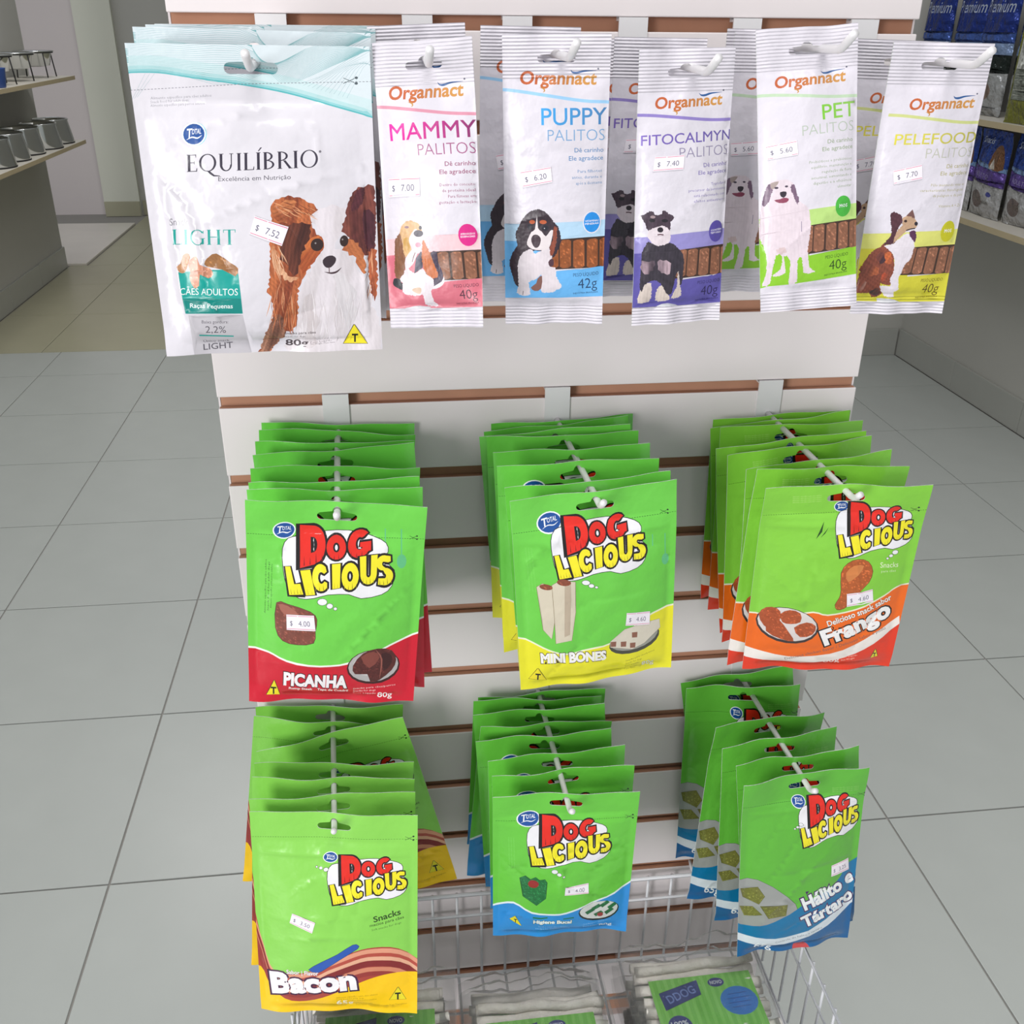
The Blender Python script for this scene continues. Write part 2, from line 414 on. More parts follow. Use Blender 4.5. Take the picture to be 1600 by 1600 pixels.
def inside(p, segs):
    res = np.zeros(len(p), bool)
    lo = segs.min((0, 1)); hi = segs.max((0, 1))
    c = np.where((p[:, 0] >= lo[0]) & (p[:, 0] <= hi[0]) & (p[:, 1] >= lo[1]) & (p[:, 1] <= hi[1]))[0]
    if len(c) == 0: return res
    a = segs[:, 0]; b = segs[:, 1]
    for i in range(0, len(c), 4000):
        q = p[c[i:i+4000]]; y = q[:, 1:2]; x = q[:, 0:1]
        cr = ((a[:, 1] > y) != (b[:, 1] > y))
        dy = np.where(b[:, 1] == a[:, 1], 1, b[:, 1]-a[:, 1])
        xi = a[:, 0]+(y-a[:, 1])*(b[:, 0]-a[:, 0])/dy
        res[c[i:i+4000]] = (np.sum(cr & (x < xi), 1) % 2) == 1
    return res
def slot(cx, cy, w, h, bump=4.):
    """euro slot outline"""
    r = h/2; pts = []
    for t in np.linspace(-90, 90, 7): pts.append((cx+w/2-r+r*math.cos(math.radians(t)), cy+r*math.sin(math.radians(t))))
    if bump:
        for t in np.linspace(20, 160, 7): pts.append((cx+4*math.cos(math.radians(t)), cy+r-1+bump*math.sin(math.radians(t))))
    for t in np.linspace(90, 270, 7): pts.append((cx-w/2+r+r*math.cos(math.radians(t)), cy+r*math.sin(math.radians(t))))
    return np.array(pts)
def sst(x): x = np.clip(x, 0, 1); return x*x*(3-2*x)

class Form:
    """shape of a filled bag: sheet position plus bulge, in millimetres"""
    def __init__(s, W, H, head, foot, bf, bb, seed=0, wave=2.5, creases=6, camp=1.1, edge=5., ribs=None, bow=0., topcurl=0., pow_=.75, ridges=(), zip_=0.):
        s.W, s.H, s.head, s.foot, s.bf, s.bb, s.wave, s.edge, s.ribs, s.bow, s.curl, s.pw = W, H, head, foot, bf, bb, wave, edge, ribs, bow, topcurl, pow_
        s.rid = ridges; s.zip = zip_
        r = random.Random(seed); s.ph = [r.uniform(0, 6.28) for _ in range(8)]; s.cr = []
        for _ in range(creases):
            s.cr.append((r.uniform(.08, .92)*W, r.uniform(.05, .95)*(H-head), r.uniform(0, math.pi), r.uniform(1.6, 4.0), r.uniform(-1, 1)*camp, r.uniform(.10, .3)*H))
    def bulge(s, u, v):
        x = np.clip((u-s.edge)/(s.W-2*s.edge), 0, 1); y = np.clip((v-s.foot)/(s.H-s.head-s.foot), 0, 1)
        bx = np.sin(math.pi*x)**s.pw; by = np.sin(math.pi*y**.85)**.6
        return bx*by
    def sheetpos(s, u, v):
        t = sst((v-(s.H-s.head*1.7))/(s.head*1.7)); p = s.ph; X = u/s.W-.5
        w = s.wave*t*(np.sin(2*math.pi*X*1.1+p[0])-math.sin(p[0])+.5*np.sin(2*math.pi*X*2.3+p[1])-.5*math.sin(p[1]))
        b = sst((s.foot*2.2-v)/(s.foot*2.2+1e-6))
        w = w+s.wave*1.1*b*(np.sin(2*math.pi*X*1.3+p[2])+.6*np.sin(2*math.pi*X*3.1+p[6]))+s.bow*(4*X*X)+s.curl*t*t
        return w
    def wr(s, u, v, k=1.):
        d = 0
        for (a, b, an, w, am, L) in s.cr:
            dx, dy = u-a, v-b; al = dx*math.cos(an)+dy*math.sin(an); pe = -dx*math.sin(an)+dy*math.cos(an)+.06*al*al/L
            d = d+am*np.exp(-np.abs(pe)/w-(al/L)**2)
        for pts, w, am in s.rid:
            q = np.asarray(pts, float); best = np.full(np.shape(u), 1e9); sd = np.zeros(np.shape(u))
            for a, b in zip(q[:-1], q[1:]):
                ab = b-a; L = ab@ab; t = np.clip(((u-a[0])*ab[0]+(v-a[1])*ab[1])/L, 0, 1)
                dx, dy = u-a[0]-t*ab[0], v-a[1]-t*ab[1]; dd = np.hypot(dx, dy); best = np.minimum(best, dd)
            d = d+am*np.exp(-(best/w)**1.5)
        if s.zip:
            for zv in (s.zip, s.zip-3.2): d = d+.55*np.exp(-((v-zv)/.8)**2)
        p = s.ph
        d = d+.45*np.sin(u*.16+p[3]+1.3*np.sin(v*.07+p[4]))*np.sin(v*.12+p[5])
        m = s.bulge(u, v)**.5
        return d*k*m
    def front(s, u, v):
        d = s.sheetpos(u, v)-s.bf*s.bulge(u, v)-s.wr(u, v)-.15
        return d
    def back(s, u, v): return s.sheetpos(u, v)+s.bb*s.bulge(u, v)+s.wr(u, v, .5)+.45
    def pos(s, u, v, off=0.):
        return np.stack([u-s.W/2, s.front(u, v)-off, v-s.H], -1)*.001
    def nrm(s, u, v, f, sg):
        e = .35; du = (f(u+e, v)-f(u-e, v))/(2*e); dv = (f(u, v+e)-f(u, v-e))/(2*e)
        n = np.stack([du, -np.ones_like(du), dv], -1)*sg; return n/np.linalg.norm(n, axis=-1, keepdims=True)

def colour_mesh(name, V, F, C, N, m):
    me = bpy.data.meshes.new(name); me.vertices.add(len(V)); me.vertices.foreach_set('co', np.asarray(V, np.float32).ravel())
    n = len(F); me.loops.add(3*n); me.loops.foreach_set('vertex_index', np.asarray(F, np.int32).ravel())
    me.polygons.add(n); me.polygons.foreach_set('loop_start', np.arange(0, 3*n, 3, dtype=np.int32))
    me.materials.append(m); me.update(calc_edges=True); me.validate()
    if len(me.polygons) == n:
        a = me.color_attributes.new('print', 'FLOAT_COLOR', 'CORNER')
        c4 = np.ones((3*n, 4), np.float32); c4[:, :3] = np.asarray(C, np.float32).reshape(-1, 3); a.data.foreach_set('color', c4.ravel())
    me.polygons.foreach_set('use_smooth', [True]*len(me.polygons))
    if N is not None: me.normals_split_custom_set_from_vertices([tuple(x) for x in N])
    me.update(); return me
def bag_mesh(name, form, sheet, backcol, m, hole=None, back_art=None):
    vv, ff, cc = sheet; u, v = vv[:, 0], vv[:, 1]
    Vf = form.pos(u, v); Nf = form.nrm(u, v, form.front, 1)
    bs = back_art or Art(form.W, form.H, backcol).sheet(hole, 6.)
    bv, bf, bc = bs
    Vb = np.stack([bv[:, 0]-form.W/2, form.back(bv[:, 0], bv[:, 1]), bv[:, 1]-form.H], -1)*.001
    Nb = form.nrm(bv[:, 0], bv[:, 1], form.back, -1)
    n0 = len(Vf); F = np.vstack([ff, bf[:, ::-1]+n0]); C = np.concatenate([cc, bc[:, ::-1]], 0)
    # edge strip joining the two sheets along every border
    e = np.concatenate([ff[:, [0, 1]], ff[:, [1, 2]], ff[:, [2, 0]]]); key = np.sort(e, 1); _, i, ct = np.unique(key, axis=0, return_index=True, return_counts=True)
    b = e[i[ct == 1]]; ids = np.unique(b); mp = {int(k): j for j, k in enumerate(ids)}
    Ve = np.stack([u[ids]-form.W/2, form.back(u[ids], v[ids]), v[ids]-form.H], -1)*.001
    n1 = n0+len(Vb); q = np.array([[a, mp[int(a)]+n1, mp[int(c)]+n1, c] for a, c in b])
    Fe = np.vstack([q[:, [0, 1, 2]], q[:, [0, 2, 3]]]); F = np.vstack([F, Fe])
    C = np.concatenate([C, np.broadcast_to(s2l((215, 220, 215)), (len(Fe), 3, 3))], 0)
    return colour_mesh(name, np.vstack([Vf, Vb, Ve]), F, C, np.vstack([Nf, Nb, Nf[ids]]), m)
def sticker_mesh(form, quad, price):
    """paper price label stuck on the bag; quad = bl, br, tr, tl in sheet millimetres"""
    a = Art(26, 15, (236, 230, 238)); ink = (70, 70, 96)
    a.line([(.3, 13.9), (10, 13.9)], .5, (214, 96, 132)).line([(11, 13.9), (25.7, 13.9)], .5, (214, 96, 132)).line([(.3, 1.2), (25.7, 1.2)], .5, (214, 96, 132))
    a.text('$', (3.2, 4.6), (5.6, 4.6), 4.6, ink, 0, res=2); a.text(price, (11, 4.4), (21.5, 4.4), 5.2, ink, -.006, res=3)
    vv, ff, cc = a.sheet(None, 2.6); s, t = vv[:, 0:1]/26, vv[:, 1:2]/15; Q = np.asarray(quad, float)
    uv = Q[0]*(1-s)*(1-t)+Q[1]*s*(1-t)+Q[2]*s*t+Q[3]*(1-s)*t
    Vt = form.pos(uv[:, 0], uv[:, 1], .45); Vu = form.pos(uv[:, 0], uv[:, 1], .2); N = form.nrm(uv[:, 0], uv[:, 1], form.front, 1)
    n = len(Vt); e = np.concatenate([ff[:, [0, 1]], ff[:, [1, 2]], ff[:, [2, 0]]]); key = np.sort(e, 1)
    _, i, ct = np.unique(key, axis=0, return_index=True, return_counts=True); b = e[i[ct == 1]]
    Fe = np.vstack([np.stack([b[:, 0], b[:, 0]+n, b[:, 1]+n], 1), np.stack([b[:, 0], b[:, 1]+n, b[:, 1]], 1)])
    F = np.vstack([ff, Fe]); C = np.concatenate([cc, np.broadcast_to(s2l((225, 220, 226)), (len(Fe), 3, 3))], 0)
    return colour_mesh('price_label', np.vstack([Vt, Vu]), F, C, np.vstack([N, N]), M['paper'])

# ------------------------------------------------------------------ printed designs
def total_logo(a, cx, cy, rx, ry, tilt=0.):
    a.ell((cx, cy), rx*1.12, ry*1.14, (236, 240, 244), tilt); a.ell((cx, cy), rx, ry, (28, 78, 150), tilt)
    c, s_ = math.cos(tilt), math.sin(tilt)
    def q(x, y): return (cx+x*rx*c-y*ry*s_, cy+x*rx*s_+y*ry*c)
    a.text('T', q(-.72, .3), q(-.2, .3), ry*.85, (240, 242, 246), .02, shear=.15)
    a.text('OTAL', q(-.2, .02), q(.68, .02), ry*.5, (240, 242, 246), .01, shear=.15, res=2)
    a.line([q(-.75, .5), q(-.2, .28), (q(.3, .42)), q(.75, .18)], .9 if rx > 20 else .6, (240, 242, 246), 3, True)
LOGO_A = [(400, 690), (750, 705), (862, 965), (350, 1015)]
def arc(cx, cy, rx, ry, a0, a1, n=12): return [(cx+rx*math.cos(math.radians(t)), cy+ry*math.sin(math.radians(t))) for t in np.linspace(a0, a1, n)]
FAT = {   # heavy comic capitals in a unit box: outer outline, optional counter
    'D': ([(0, 0), (.5, 0)]+arc(.5, .5, .5, .5, -80, 80)+[(.5, 1), (0, 1)], [(.36, .3)]+arc(.44, .5, .18, .2, -70, 70, 7)+[(.36, .7)]),
    'O': (arc(.5, .5, .5, .5, 0, 345, 22), arc(.5, .5, .17, .2, 0, 330, 12)),
    'G': (arc(.5, .5, .5, .5, 42, 325, 18)+[(1, .22), (1, .54), (.54, .54), (.54, .37), (.66, .37)]+arc(.52, .5, .17, .22, 300, 60, 10)+[(.7, .72)], None),
    'C': (arc(.5, .5, .5, .5, 48, 312, 18)+[(.86, .3), (.72, .36)]+arc(.54, .5, .19, .22, 300, 60, 9)+[(.72, .64), (.88, .7)], None),
    'L': ([(0, 0), (1, 0), (1, .3), (.52, .3), (.52, 1), (0, 1)], None), 'I': ([(.02, 0), (.98, 0), (1, 1), (0, 1)], None),
    'U': ([(0, 1), (0, .38)]+arc(.5, .38, .5, .38, 185, 355, 12)+[(1, .38), (1, 1), (.64, 1), (.64, .42)]+arc(.5, .4, .14, .12, 350, 190, 7)+[(.36, 1)], None),
    'S': ([(.95, .74), (.98, .92)]+arc(.5, .74, .46, .26, 60, 262, 12)+[(.5, .4)]+arc(.48, .3, .1, .08, 70, -90, 6)+[(.1, .26), (.04, .06)]+arc(.5, .28, .5, .28, 245, 440, 14)+[(.46, .62)]+arc(.5, .7, .1, .08, 250, 100, 6)+[(.8, .72)], None)}
def fat(ch, quad, H, grow=0.):
    """outline of a comic capital mapped into its quad, grown by a share of the letter height"""
    Q = homog([(0, 0), (1, 0), (1, 1), (0, 1)], quad); q = np.asarray(quad, float); ar = np.linalg.norm(q[1]-q[0])/np.linalg.norm(q[3]-q[0]); out = []
    for k, lp in enumerate(FAT[ch]):
        if lp is None: continue
        P_ = np.asarray(lp, float)*[ar, 1]
        if grow:
            d = np.roll(P_, -1, 0)-np.roll(P_, 1, 0); d /= np.linalg.norm(d, axis=1, keepdims=True)+1e-9; area2 = np.sum(P_[:, 0]*np.roll(P_[:, 1], -1)-P_[:, 1]*np.roll(P_[:, 0], -1))
            P_ = P_+np.stack([d[:, 1], -d[:, 0]], 1)*grow*(1 if area2 > 0 else -1)*(1 if k == 0 else -1)
        out.append(happly(H, happly(Q, P_/[ar, 1])))
    return out
def dog_licious(a, anchors):
    H = homog(LOGO_A, anchors)
    cloud = happly(H, [(318, 800), (345, 752), (400, 742), (520, 722), (640, 716), (760, 742), (822, 772), (832, 812), (805, 845), (862, 900), (850, 972), (800, 1010), (700, 1022), (640, 1000), (540, 1002), (470, 1020), (400, 1024), (345, 980), (322, 890)])
    a.poly(cloud, (232, 230, 235), 2, .55)
    top = [('D', [(403, 885), (530, 850), (522, 700), (400, 690)]), ('O', [(532, 846), (628, 840), (624, 735), (530, 738)]), ('G', [(632, 838), (748, 832), (752, 702), (640, 718)])]
    low = [('L', [(352, 1012), (420, 1006), (378, 878), (330, 882)]), ('I', [(432, 1010), (478, 1004), (452, 890), (404, 897)]), ('C', [(468, 990), (550, 984), (540, 858), (458, 868)]),
           ('I', [(560, 976), (598, 970), (600, 860), (558, 864)]), ('O', [(606, 984), (690, 978), (688, 852), (604, 862)]), ('U', [(698, 962), (774, 958), (782, 824), (694, 830)]), ('S', [(780, 972), (862, 962), (846, 822), (770, 834)])]
    for grp, c1, cl in ((top, (222, 40, 28), (120, 14, 20)), (low, (236, 224, 40), (130, 120, 14))):
        for ch, qd in grp: a.add(np.concatenate([a.loop(a.m(l)) for l in fat(ch, qd, H, .085)]), (26, 20, 22))
        for ch, qd in grp:
            a.add(np.concatenate([a.loop(a.m(l)) for l in fat(ch, qd, H)]), c1); b0, b1, t0 = (np.array(qd[i], float) for i in (0, 1, 3)); n = 2 if ch == 'I' else 4
            for i in range(n):                               # comb shading at the foot of each letter
                p = b0+(b1-b0)*((i+.7)/(n+.4)); up = (t0-b0)*(.20 if i % 2 else .27)
                a.poly(happly(H, [p-(b1-b0)*.022+up*.12, p+(b1-b0)*.022+up*.12, p+up]), cl)
def bubbles(a, L):
    for x, y, r1, r2 in L: a.ell((x, y), r1, r2, (232, 232, 236), 0, .35, n=12)
def warn(a, p0, p1, p2, th):
    a.poly([p0, p1, p2], (232, 216, 40), 0, .5, (24, 24, 20))
    m = np.mean([p0, p1, p2], 0)+np.array([0, th*.62]); a.text('T', m-np.array([th*.4, 0]), m+np.array([th*.4, 0]), th, (24, 24, 20), .04)
def scissors(a, x, y, k, col=(30, 50, 30)):
    a.line([(x-20*k, y-8*k), (x+12*k, y+6*k)], .35, col).line([(x-20*k, y+8*k), (x+12*k, y-6*k)], .35, col)
    a.ell((x+17*k, y+8*k), 5*k, 4*k, col, n=8).ell((x+17*k, y-8*k), 5*k, 4*k, col, n=8)
def spoons(a, x, y, k):
    c = (96, 186, 128)
    a.line([(x, y), (x, y+130*k)], .9, c); a.ell((x, y+155*k), 24*k, 34*k, c); a.line([(x-80*k, y), (x-80*k, y+70*k)], .8, c)
def finelines(a, rows, h, col):
    for tx, p0, p1 in rows: a.text(tx, p0, p1, h, col, 0, res=1)
GREEN = (108, 203, 74)

def art_pic():
    a = Art(134, 184, GREEN, [(383, 780), (668, 787), (645, 1096), (390, 1092)]).at(340, 600, 3.1375)
    b = [(120, 1290), (158, 1292), (250, 1303), (340, 1338), (500, 1356), (640, 1340), (760, 1300), (880, 1254), (990, 1224)]
    lo = [(1000, 1700), (100, 1700)]
    a.poly(list(smooth_line(np.array(b)-[0, 9], 3))+lo, (236, 236, 230)); a.poly(list(smooth_line(b, 3))+lo, (200, 18, 44))
    a.dash((133, 733), (1030, 753), 70, .35, (24, 60, 20)); scissors(a, 960, 746, 1)
    spoons(a, 900, 705, 1)
    for i, (x, t) in enumerate(((236, 'Alimento específico para cães adultos'), (251, 'Snack food for adult dogs'), (265, 'Alimento específico para perros adultos'))):
        a.text(t, (x, 1112-i*14), (x+4, 855+i*10), 8, (30, 70, 24), 0, res=1)
    total_logo(a, 324, 713, 50, 36, -.06)
    # strip of meat and its bubbles
    a.poly([(290, 1055), (345, 1058), (455, 1085), (486, 1120), (478, 1180), (470, 1235), (390, 1250), (320, 1235), (285, 1175)], speckle((122, 66, 54), .3), 2, .3)
    a.poly([(300, 1062), (345, 1066), (400, 1105), (330, 1112)], (160, 96, 82), 2)
    dog_licious(a, LOGO_A); bubbles(a, [(512, 1037, 23, 15), (548, 1056, 15, 12), (575, 1069, 8, 7)])
    a.ell((760, 1365), 130, 90, (60, 20, 24)); a.ell((760, 1360), 122, 82, (176, 172, 172)); a.ell((760, 1352), 100, 60, (198, 192, 192))
    a.poly([(660, 1350), (710, 1290), (780, 1272), (850, 1290), (872, 1340), (850, 1390), (790, 1435), (745, 1445), (730, 1400), (670, 1395)], speckle((84, 36, 34), .4), 2)
    a.poly([(700, 1310), (760, 1285), (790, 1320), (740, 1370)], (130, 66, 58), 2); a.poly([(800, 1300), (845, 1310), (850, 1350), (810, 1390)], (60, 24, 26), 2); a.line([(770, 1275), (800, 1330), (790, 1430)], 1.3, (150, 86, 76), 3, True)
    a.text('PICANHA', (322, 1458), (630, 1470), 62, (240, 236, 238), .05, .05, (50, 10, 20))
    a.text('Rump Steak', (348, 1483), (462, 1488), 13, (240, 232, 232), .02); a.text('Tapa de Cuadril', (485, 1488), (634, 1497), 13, (240, 232, 232), .02)
    finelines(a, [('Snacks para cães/perros', (660, 1484), (868, 1472)), ('Snacks for dogs', (660, 1499), (770, 1494)), ('Peso Líquido', (660, 1515), (772, 1511))], 9, (236, 210, 210))
    a.text('80g', (778, 1528), (850, 1533), 25, (238, 232, 232), .01); warn(a, (278, 1438), (240, 1512), (304, 1517), 34)
    return a, [(340, 1178), (480, 1175), (472, 1100), (338, 1107)], '4.00'
def art_mini():
    a = Art(133, 183, (106, 198, 72), [(797, 785), (1060, 752), (1048, 1042), (815, 1080)]).at(720, 600, 3.137)
    b = [(260, 1246), (285, 1250), (340, 1260), (430, 1292), (520, 1306), (620, 1272), (720, 1245), (830, 1170), (930, 1112), (1050, 1082)]
    lo = [(1100, 1600), (250, 1600)]
    a.poly(list(smooth_line(np.array(b)-[0, 8], 3))+lo, (230, 232, 200)); a.poly(list(smooth_line(b, 3))+lo, (226, 220, 40))
    a.dash((245, 738), (1062, 628), 66, .35, (24, 60, 20)); scissors(a, 1000, 628, 1); spoons(a, 1000, 730, .8)
    for i in range(3): a.text('Alimento específico para cães adultos', (340+i*14, 1010), (318+i*14, 800), 7, (120, 205, 90), 0, res=1)
    total_logo(a, 437, 683, 58, 43, -.28)
    dog_licious(a, [(508, 655), (810, 628), (905, 835), (475, 940)]); bubbles(a, [(602, 946, 19, 11), (628, 960, 13, 9), (652, 966, 7, 5)])
    for pts in ([(368, 985), (395, 965), (440, 972), (456, 1120), (440, 1230), (400, 1190)], [(440, 968), (480, 942), (552, 946), (552, 1090), (535, 1230), (460, 1250), (452, 1120)]): a.poly(pts, (206, 196, 176), 0, .3, (110, 90, 60))
    a.poly([(500, 960), (530, 955), (526, 1200), (500, 1215)], (182, 166, 146)); a.ell((412, 980), 31, 14, speckle((132, 70, 50), .4)); a.ell((497, 951), 34, 15, speckle((132, 70, 50), .4))
    a.ell((842, 1232), 130, 62, (70, 70, 60), -.25); a.ell((842, 1222), 122, 54, (150, 150, 142), -.25)
    a.poly([(720, 1232), (790, 1172), (880, 1150), (968, 1140), (972, 1184), (890, 1250), (830, 1276), (722, 1262)], (212, 204, 188), 1, .25, (110, 100, 80))
    for x, y in ((736, 1246), (786, 1248), (832, 1256), (840, 1203)): a.poly([(x-14, y-13), (x+14, y-14), (x+13, y+13), (x-13, y+13)], (138, 92, 76))
    a.text('MINI BONES', (392, 1356), (704, 1324), 46, (238, 236, 236), .05, .05, (70, 50, 40))
    finelines(a, [('Snacks para cães/perros', (802, 1342), (945, 1296)), ('Snacks for dogs', (802, 1356), (882, 1336)), ('Peso Líquido', (802, 1372), (870, 1356)), ('Net Weight', (802, 1384), (862, 1374)), ('Peso Neto', (802, 1396), (858, 1388))], 8, (110, 104, 20))
    a.text('80g', (886, 1378), (946, 1371), 28, (236, 234, 220), .0, .03, (130, 130, 60)); warn(a, (378, 1386), (336, 1444), (424, 1453), 32)
    return a, [(793, 1152), (915, 1158), (918, 1096), (798, 1090)], '4.60'
def art_frango():
    a = Art(131.4, 194.2, (130, 200, 64), [(1193, 757), (1458, 755), (1388, 1042), (1162, 1046)]).at(1060, 600, 3.138)
    lo = [(1200, 1500), (250, 1500)]
    b = [(300, 1120), (380, 1132), (520, 1120), (650, 1092), (720, 1104), (850, 1084), (1000, 1030), (1060, 1000), (1160, 984)]
    a.poly(list(smooth_line(np.array(b)-[0, 7], 3))+lo, (230, 226, 200)); a.poly(list(smooth_line(b, 3))+lo, (232, 104, 26))
    w1 = smooth_line([(300, 1280), (420, 1308), (600, 1322), (800, 1284), (950, 1210), (1080, 1140)], 3); w2 = smooth_line([(300, 1334), (420, 1352), (600, 1362), (800, 1330), (950, 1262), (1080, 1178)], 3)
    a.poly(list(w2)+lo, (222, 58, 34)); a.poly(list(w1)+list(w2[::-1]), (236, 228, 222))
    a.dash((410, 640), (1235, 617), 66, .35, (40, 80, 20)); scissors(a, 1160, 612, 1.1)
    for i in range(4): a.text('Alimento específico para cães adultos', (556, 548+i*10), (700, 542+i*10), 6, (176, 218, 120), 0, res=1)
    total_logo(a, 803, 601, 34, 24, -.15); dog_licious(a, [(850, 580), (1100, 590), (1150, 755), (783, 830)]); bubbles(a, [(1058, 820, 15, 10), (1036, 834, 10, 7), (1018, 845, 6, 5)])
    a.poly([(712, 668), (700, 715), (668, 748)], (30, 70, 20)); a.poly([(735, 692), (715, 722), (690, 742)], (30, 70, 20)); a.poly([(748, 738), (715, 755), (684, 772)], (30, 70, 20))
    a.text('Snacks', (980, 886), (1072, 894), 25, (226, 236, 200), 0); a.text('para cães', (985, 910), (1060, 916), 12, (210, 228, 180), 0, res=1)
    a.poly([(785, 985), (786, 900), (820, 856), (870, 840), (922, 855), (942, 900), (922, 950), (880, 985), (850, 1030), (800, 1070), (765, 1075), (755, 1050), (775, 1020)], speckle((172, 88, 44), .25), 2, .35, (70, 30, 14))
    a.poly([(810, 900), (850, 868), (900, 872), (870, 910), (820, 945)], (206, 126, 70), 2)
    a.ell((530, 1165), 148, 88, (60, 50, 50), .05); a.ell((530, 1160), 140, 80, (214, 206, 204), .05)
    for pts in ([(395, 1130), (430, 1090), (480, 1086), (500, 1120), (470, 1190), (420, 1180)], [(498, 1110), (540, 1088), (590, 1098), (590, 1140), (545, 1155), (505, 1150)], [(440, 1150), (480, 1130), (540, 1200), (560, 1240), (500, 1235), (430, 1205)], [(560, 1170), (620, 1140), (664, 1158), (650, 1200), (590, 1215)]):
        a.poly(pts, speckle((166, 78, 44), .3), 2)
    a.text('Delicioso snack sabor', (722, 1158), (1040, 1052), 27, (240, 236, 232), .02, .035, (120, 50, 14))
    a.text('Frango', (708, 1256), (1040, 1124), 72, (240, 238, 238), .05, .06, (26, 20, 20))
    a.text('Delicious chicken flavor / Delicioso sabor a pollo', (525, 1344), (1010, 1196), 15, (110, 90, 84), 0, res=2)
    a.text('80g', (708, 1356), (785, 1350), 26, (240, 226, 220), .01); finelines(a, [('Peso Líquido', (795, 1332), (872, 1320)), ('Net Weight', (795, 1346), (860, 1336))], 8, (244, 200, 180)); warn(a, (960, 1290), (938, 1338), (972, 1330), 20)
    return a, [(812, 1062), (943, 1045), (940, 985), (812, 1000)], '4.60'
def art_bacon():
    a = Art(147.8, 219.3, (136, 207, 84), [(392, 1262), (650, 1278), (655, 1577), (406, 1581)]).at(340, 1080, 3.0775)
    a.dash((160, 680), (960, 718), 64, .35, (40, 90, 20)); scissors(a, 920, 712, 1)
    lo = [(1050, 1700), (100, 1700)]
    a.poly(list(smooth_line([(130, 960), (170, 1010), (215, 1200), (262, 1330), (430, 1320), (560, 1252), (680, 1203), (770, 1190), (880, 1210), (1000, 1300)], 3))+lo, (166, 64, 54))
    for off, col, w in ((16, (222, 152, 124), 5.5), (34, (176, 74, 62), 4), (52, (226, 170, 140), 4.5), (76, (130, 36, 40), 7), (104, (208, 132, 104), 5), (126, (148, 52, 50), 5)):
        a.line([(150-off*.1, 1010+off*.3), (205-off*.05, 1200+off*.35), (270, 1330+off*.7), (430, 1322+off), (560, 1254+off), (680, 1205+off), (770, 1192+off), (880, 1212+off), (1000, 1300+off)], w, col, 3)
    a.poly(list(smooth_line([(120, 1290), (205, 1320), (250, 1400), (330, 1472), (440, 1478), (560, 1432), (680, 1370), (780, 1336), (880, 1324), (1000, 1340)], 3))+lo, (248, 198, 16))
    a.poly([(455, 1300), (520, 1258), (600, 1214), (670, 1170), (694, 1172), (692, 1190), (610, 1240), (540, 1290), (500, 1312)], (40, 84, 170), 2, .3)
    total_logo(a, 558, 777, 32, 20, .03); dog_licious(a, [(608, 770), (840, 788), (915, 935), (575, 985)]); bubbles(a, [(538, 828, 11, 8), (513, 822, 8, 6), (493, 817, 4, 4)])
    a.text('Snacks', (766, 1072), (888, 1052), 27, (40, 70, 24), .02); a.text('macios para cães', (748, 1092), (902, 1072), 13, (50, 80, 30), .01, res=2); a.text('Soft snacks for dogs', (757, 1112), (890, 1094), 9, (60, 90, 40), 0, res=1)
    a.text('Sabor | Flavor', (342, 1336), (504, 1326), 21, (240, 234, 236), .02, .03, (90, 30, 50)); a.text('Bacon', (262, 1444), (690, 1392), 100, (242, 238, 242), .055, .06, (66, 22, 62))
    finelines(a, [('Alimento específico para cães adultos', (588, 1452), (785, 1432)), ('Snack food for adult dogs', (588, 1464), (720, 1452)), ('Alimento específico para perros adultos', (588, 1476), (780, 1458)), ('Peso Líquido', (680, 1494), (762, 1484)), ('Net Weight', (680, 1504), (735, 1498)), ('Peso Neto', (680, 1514), (730, 1508)), ('Contém Trigo Transgênico', (800, 1500), (922, 1488))], 8, (150, 110, 10))
    a.text('65g', (588, 1494), (668, 1496), 30, (244, 238, 220), .01); warn(a, (880, 1398), (840, 1463), (917, 1463), 34)
    return a, [(362, 1075), (475, 1115), (490, 1065), (375, 1030)], '3.50'
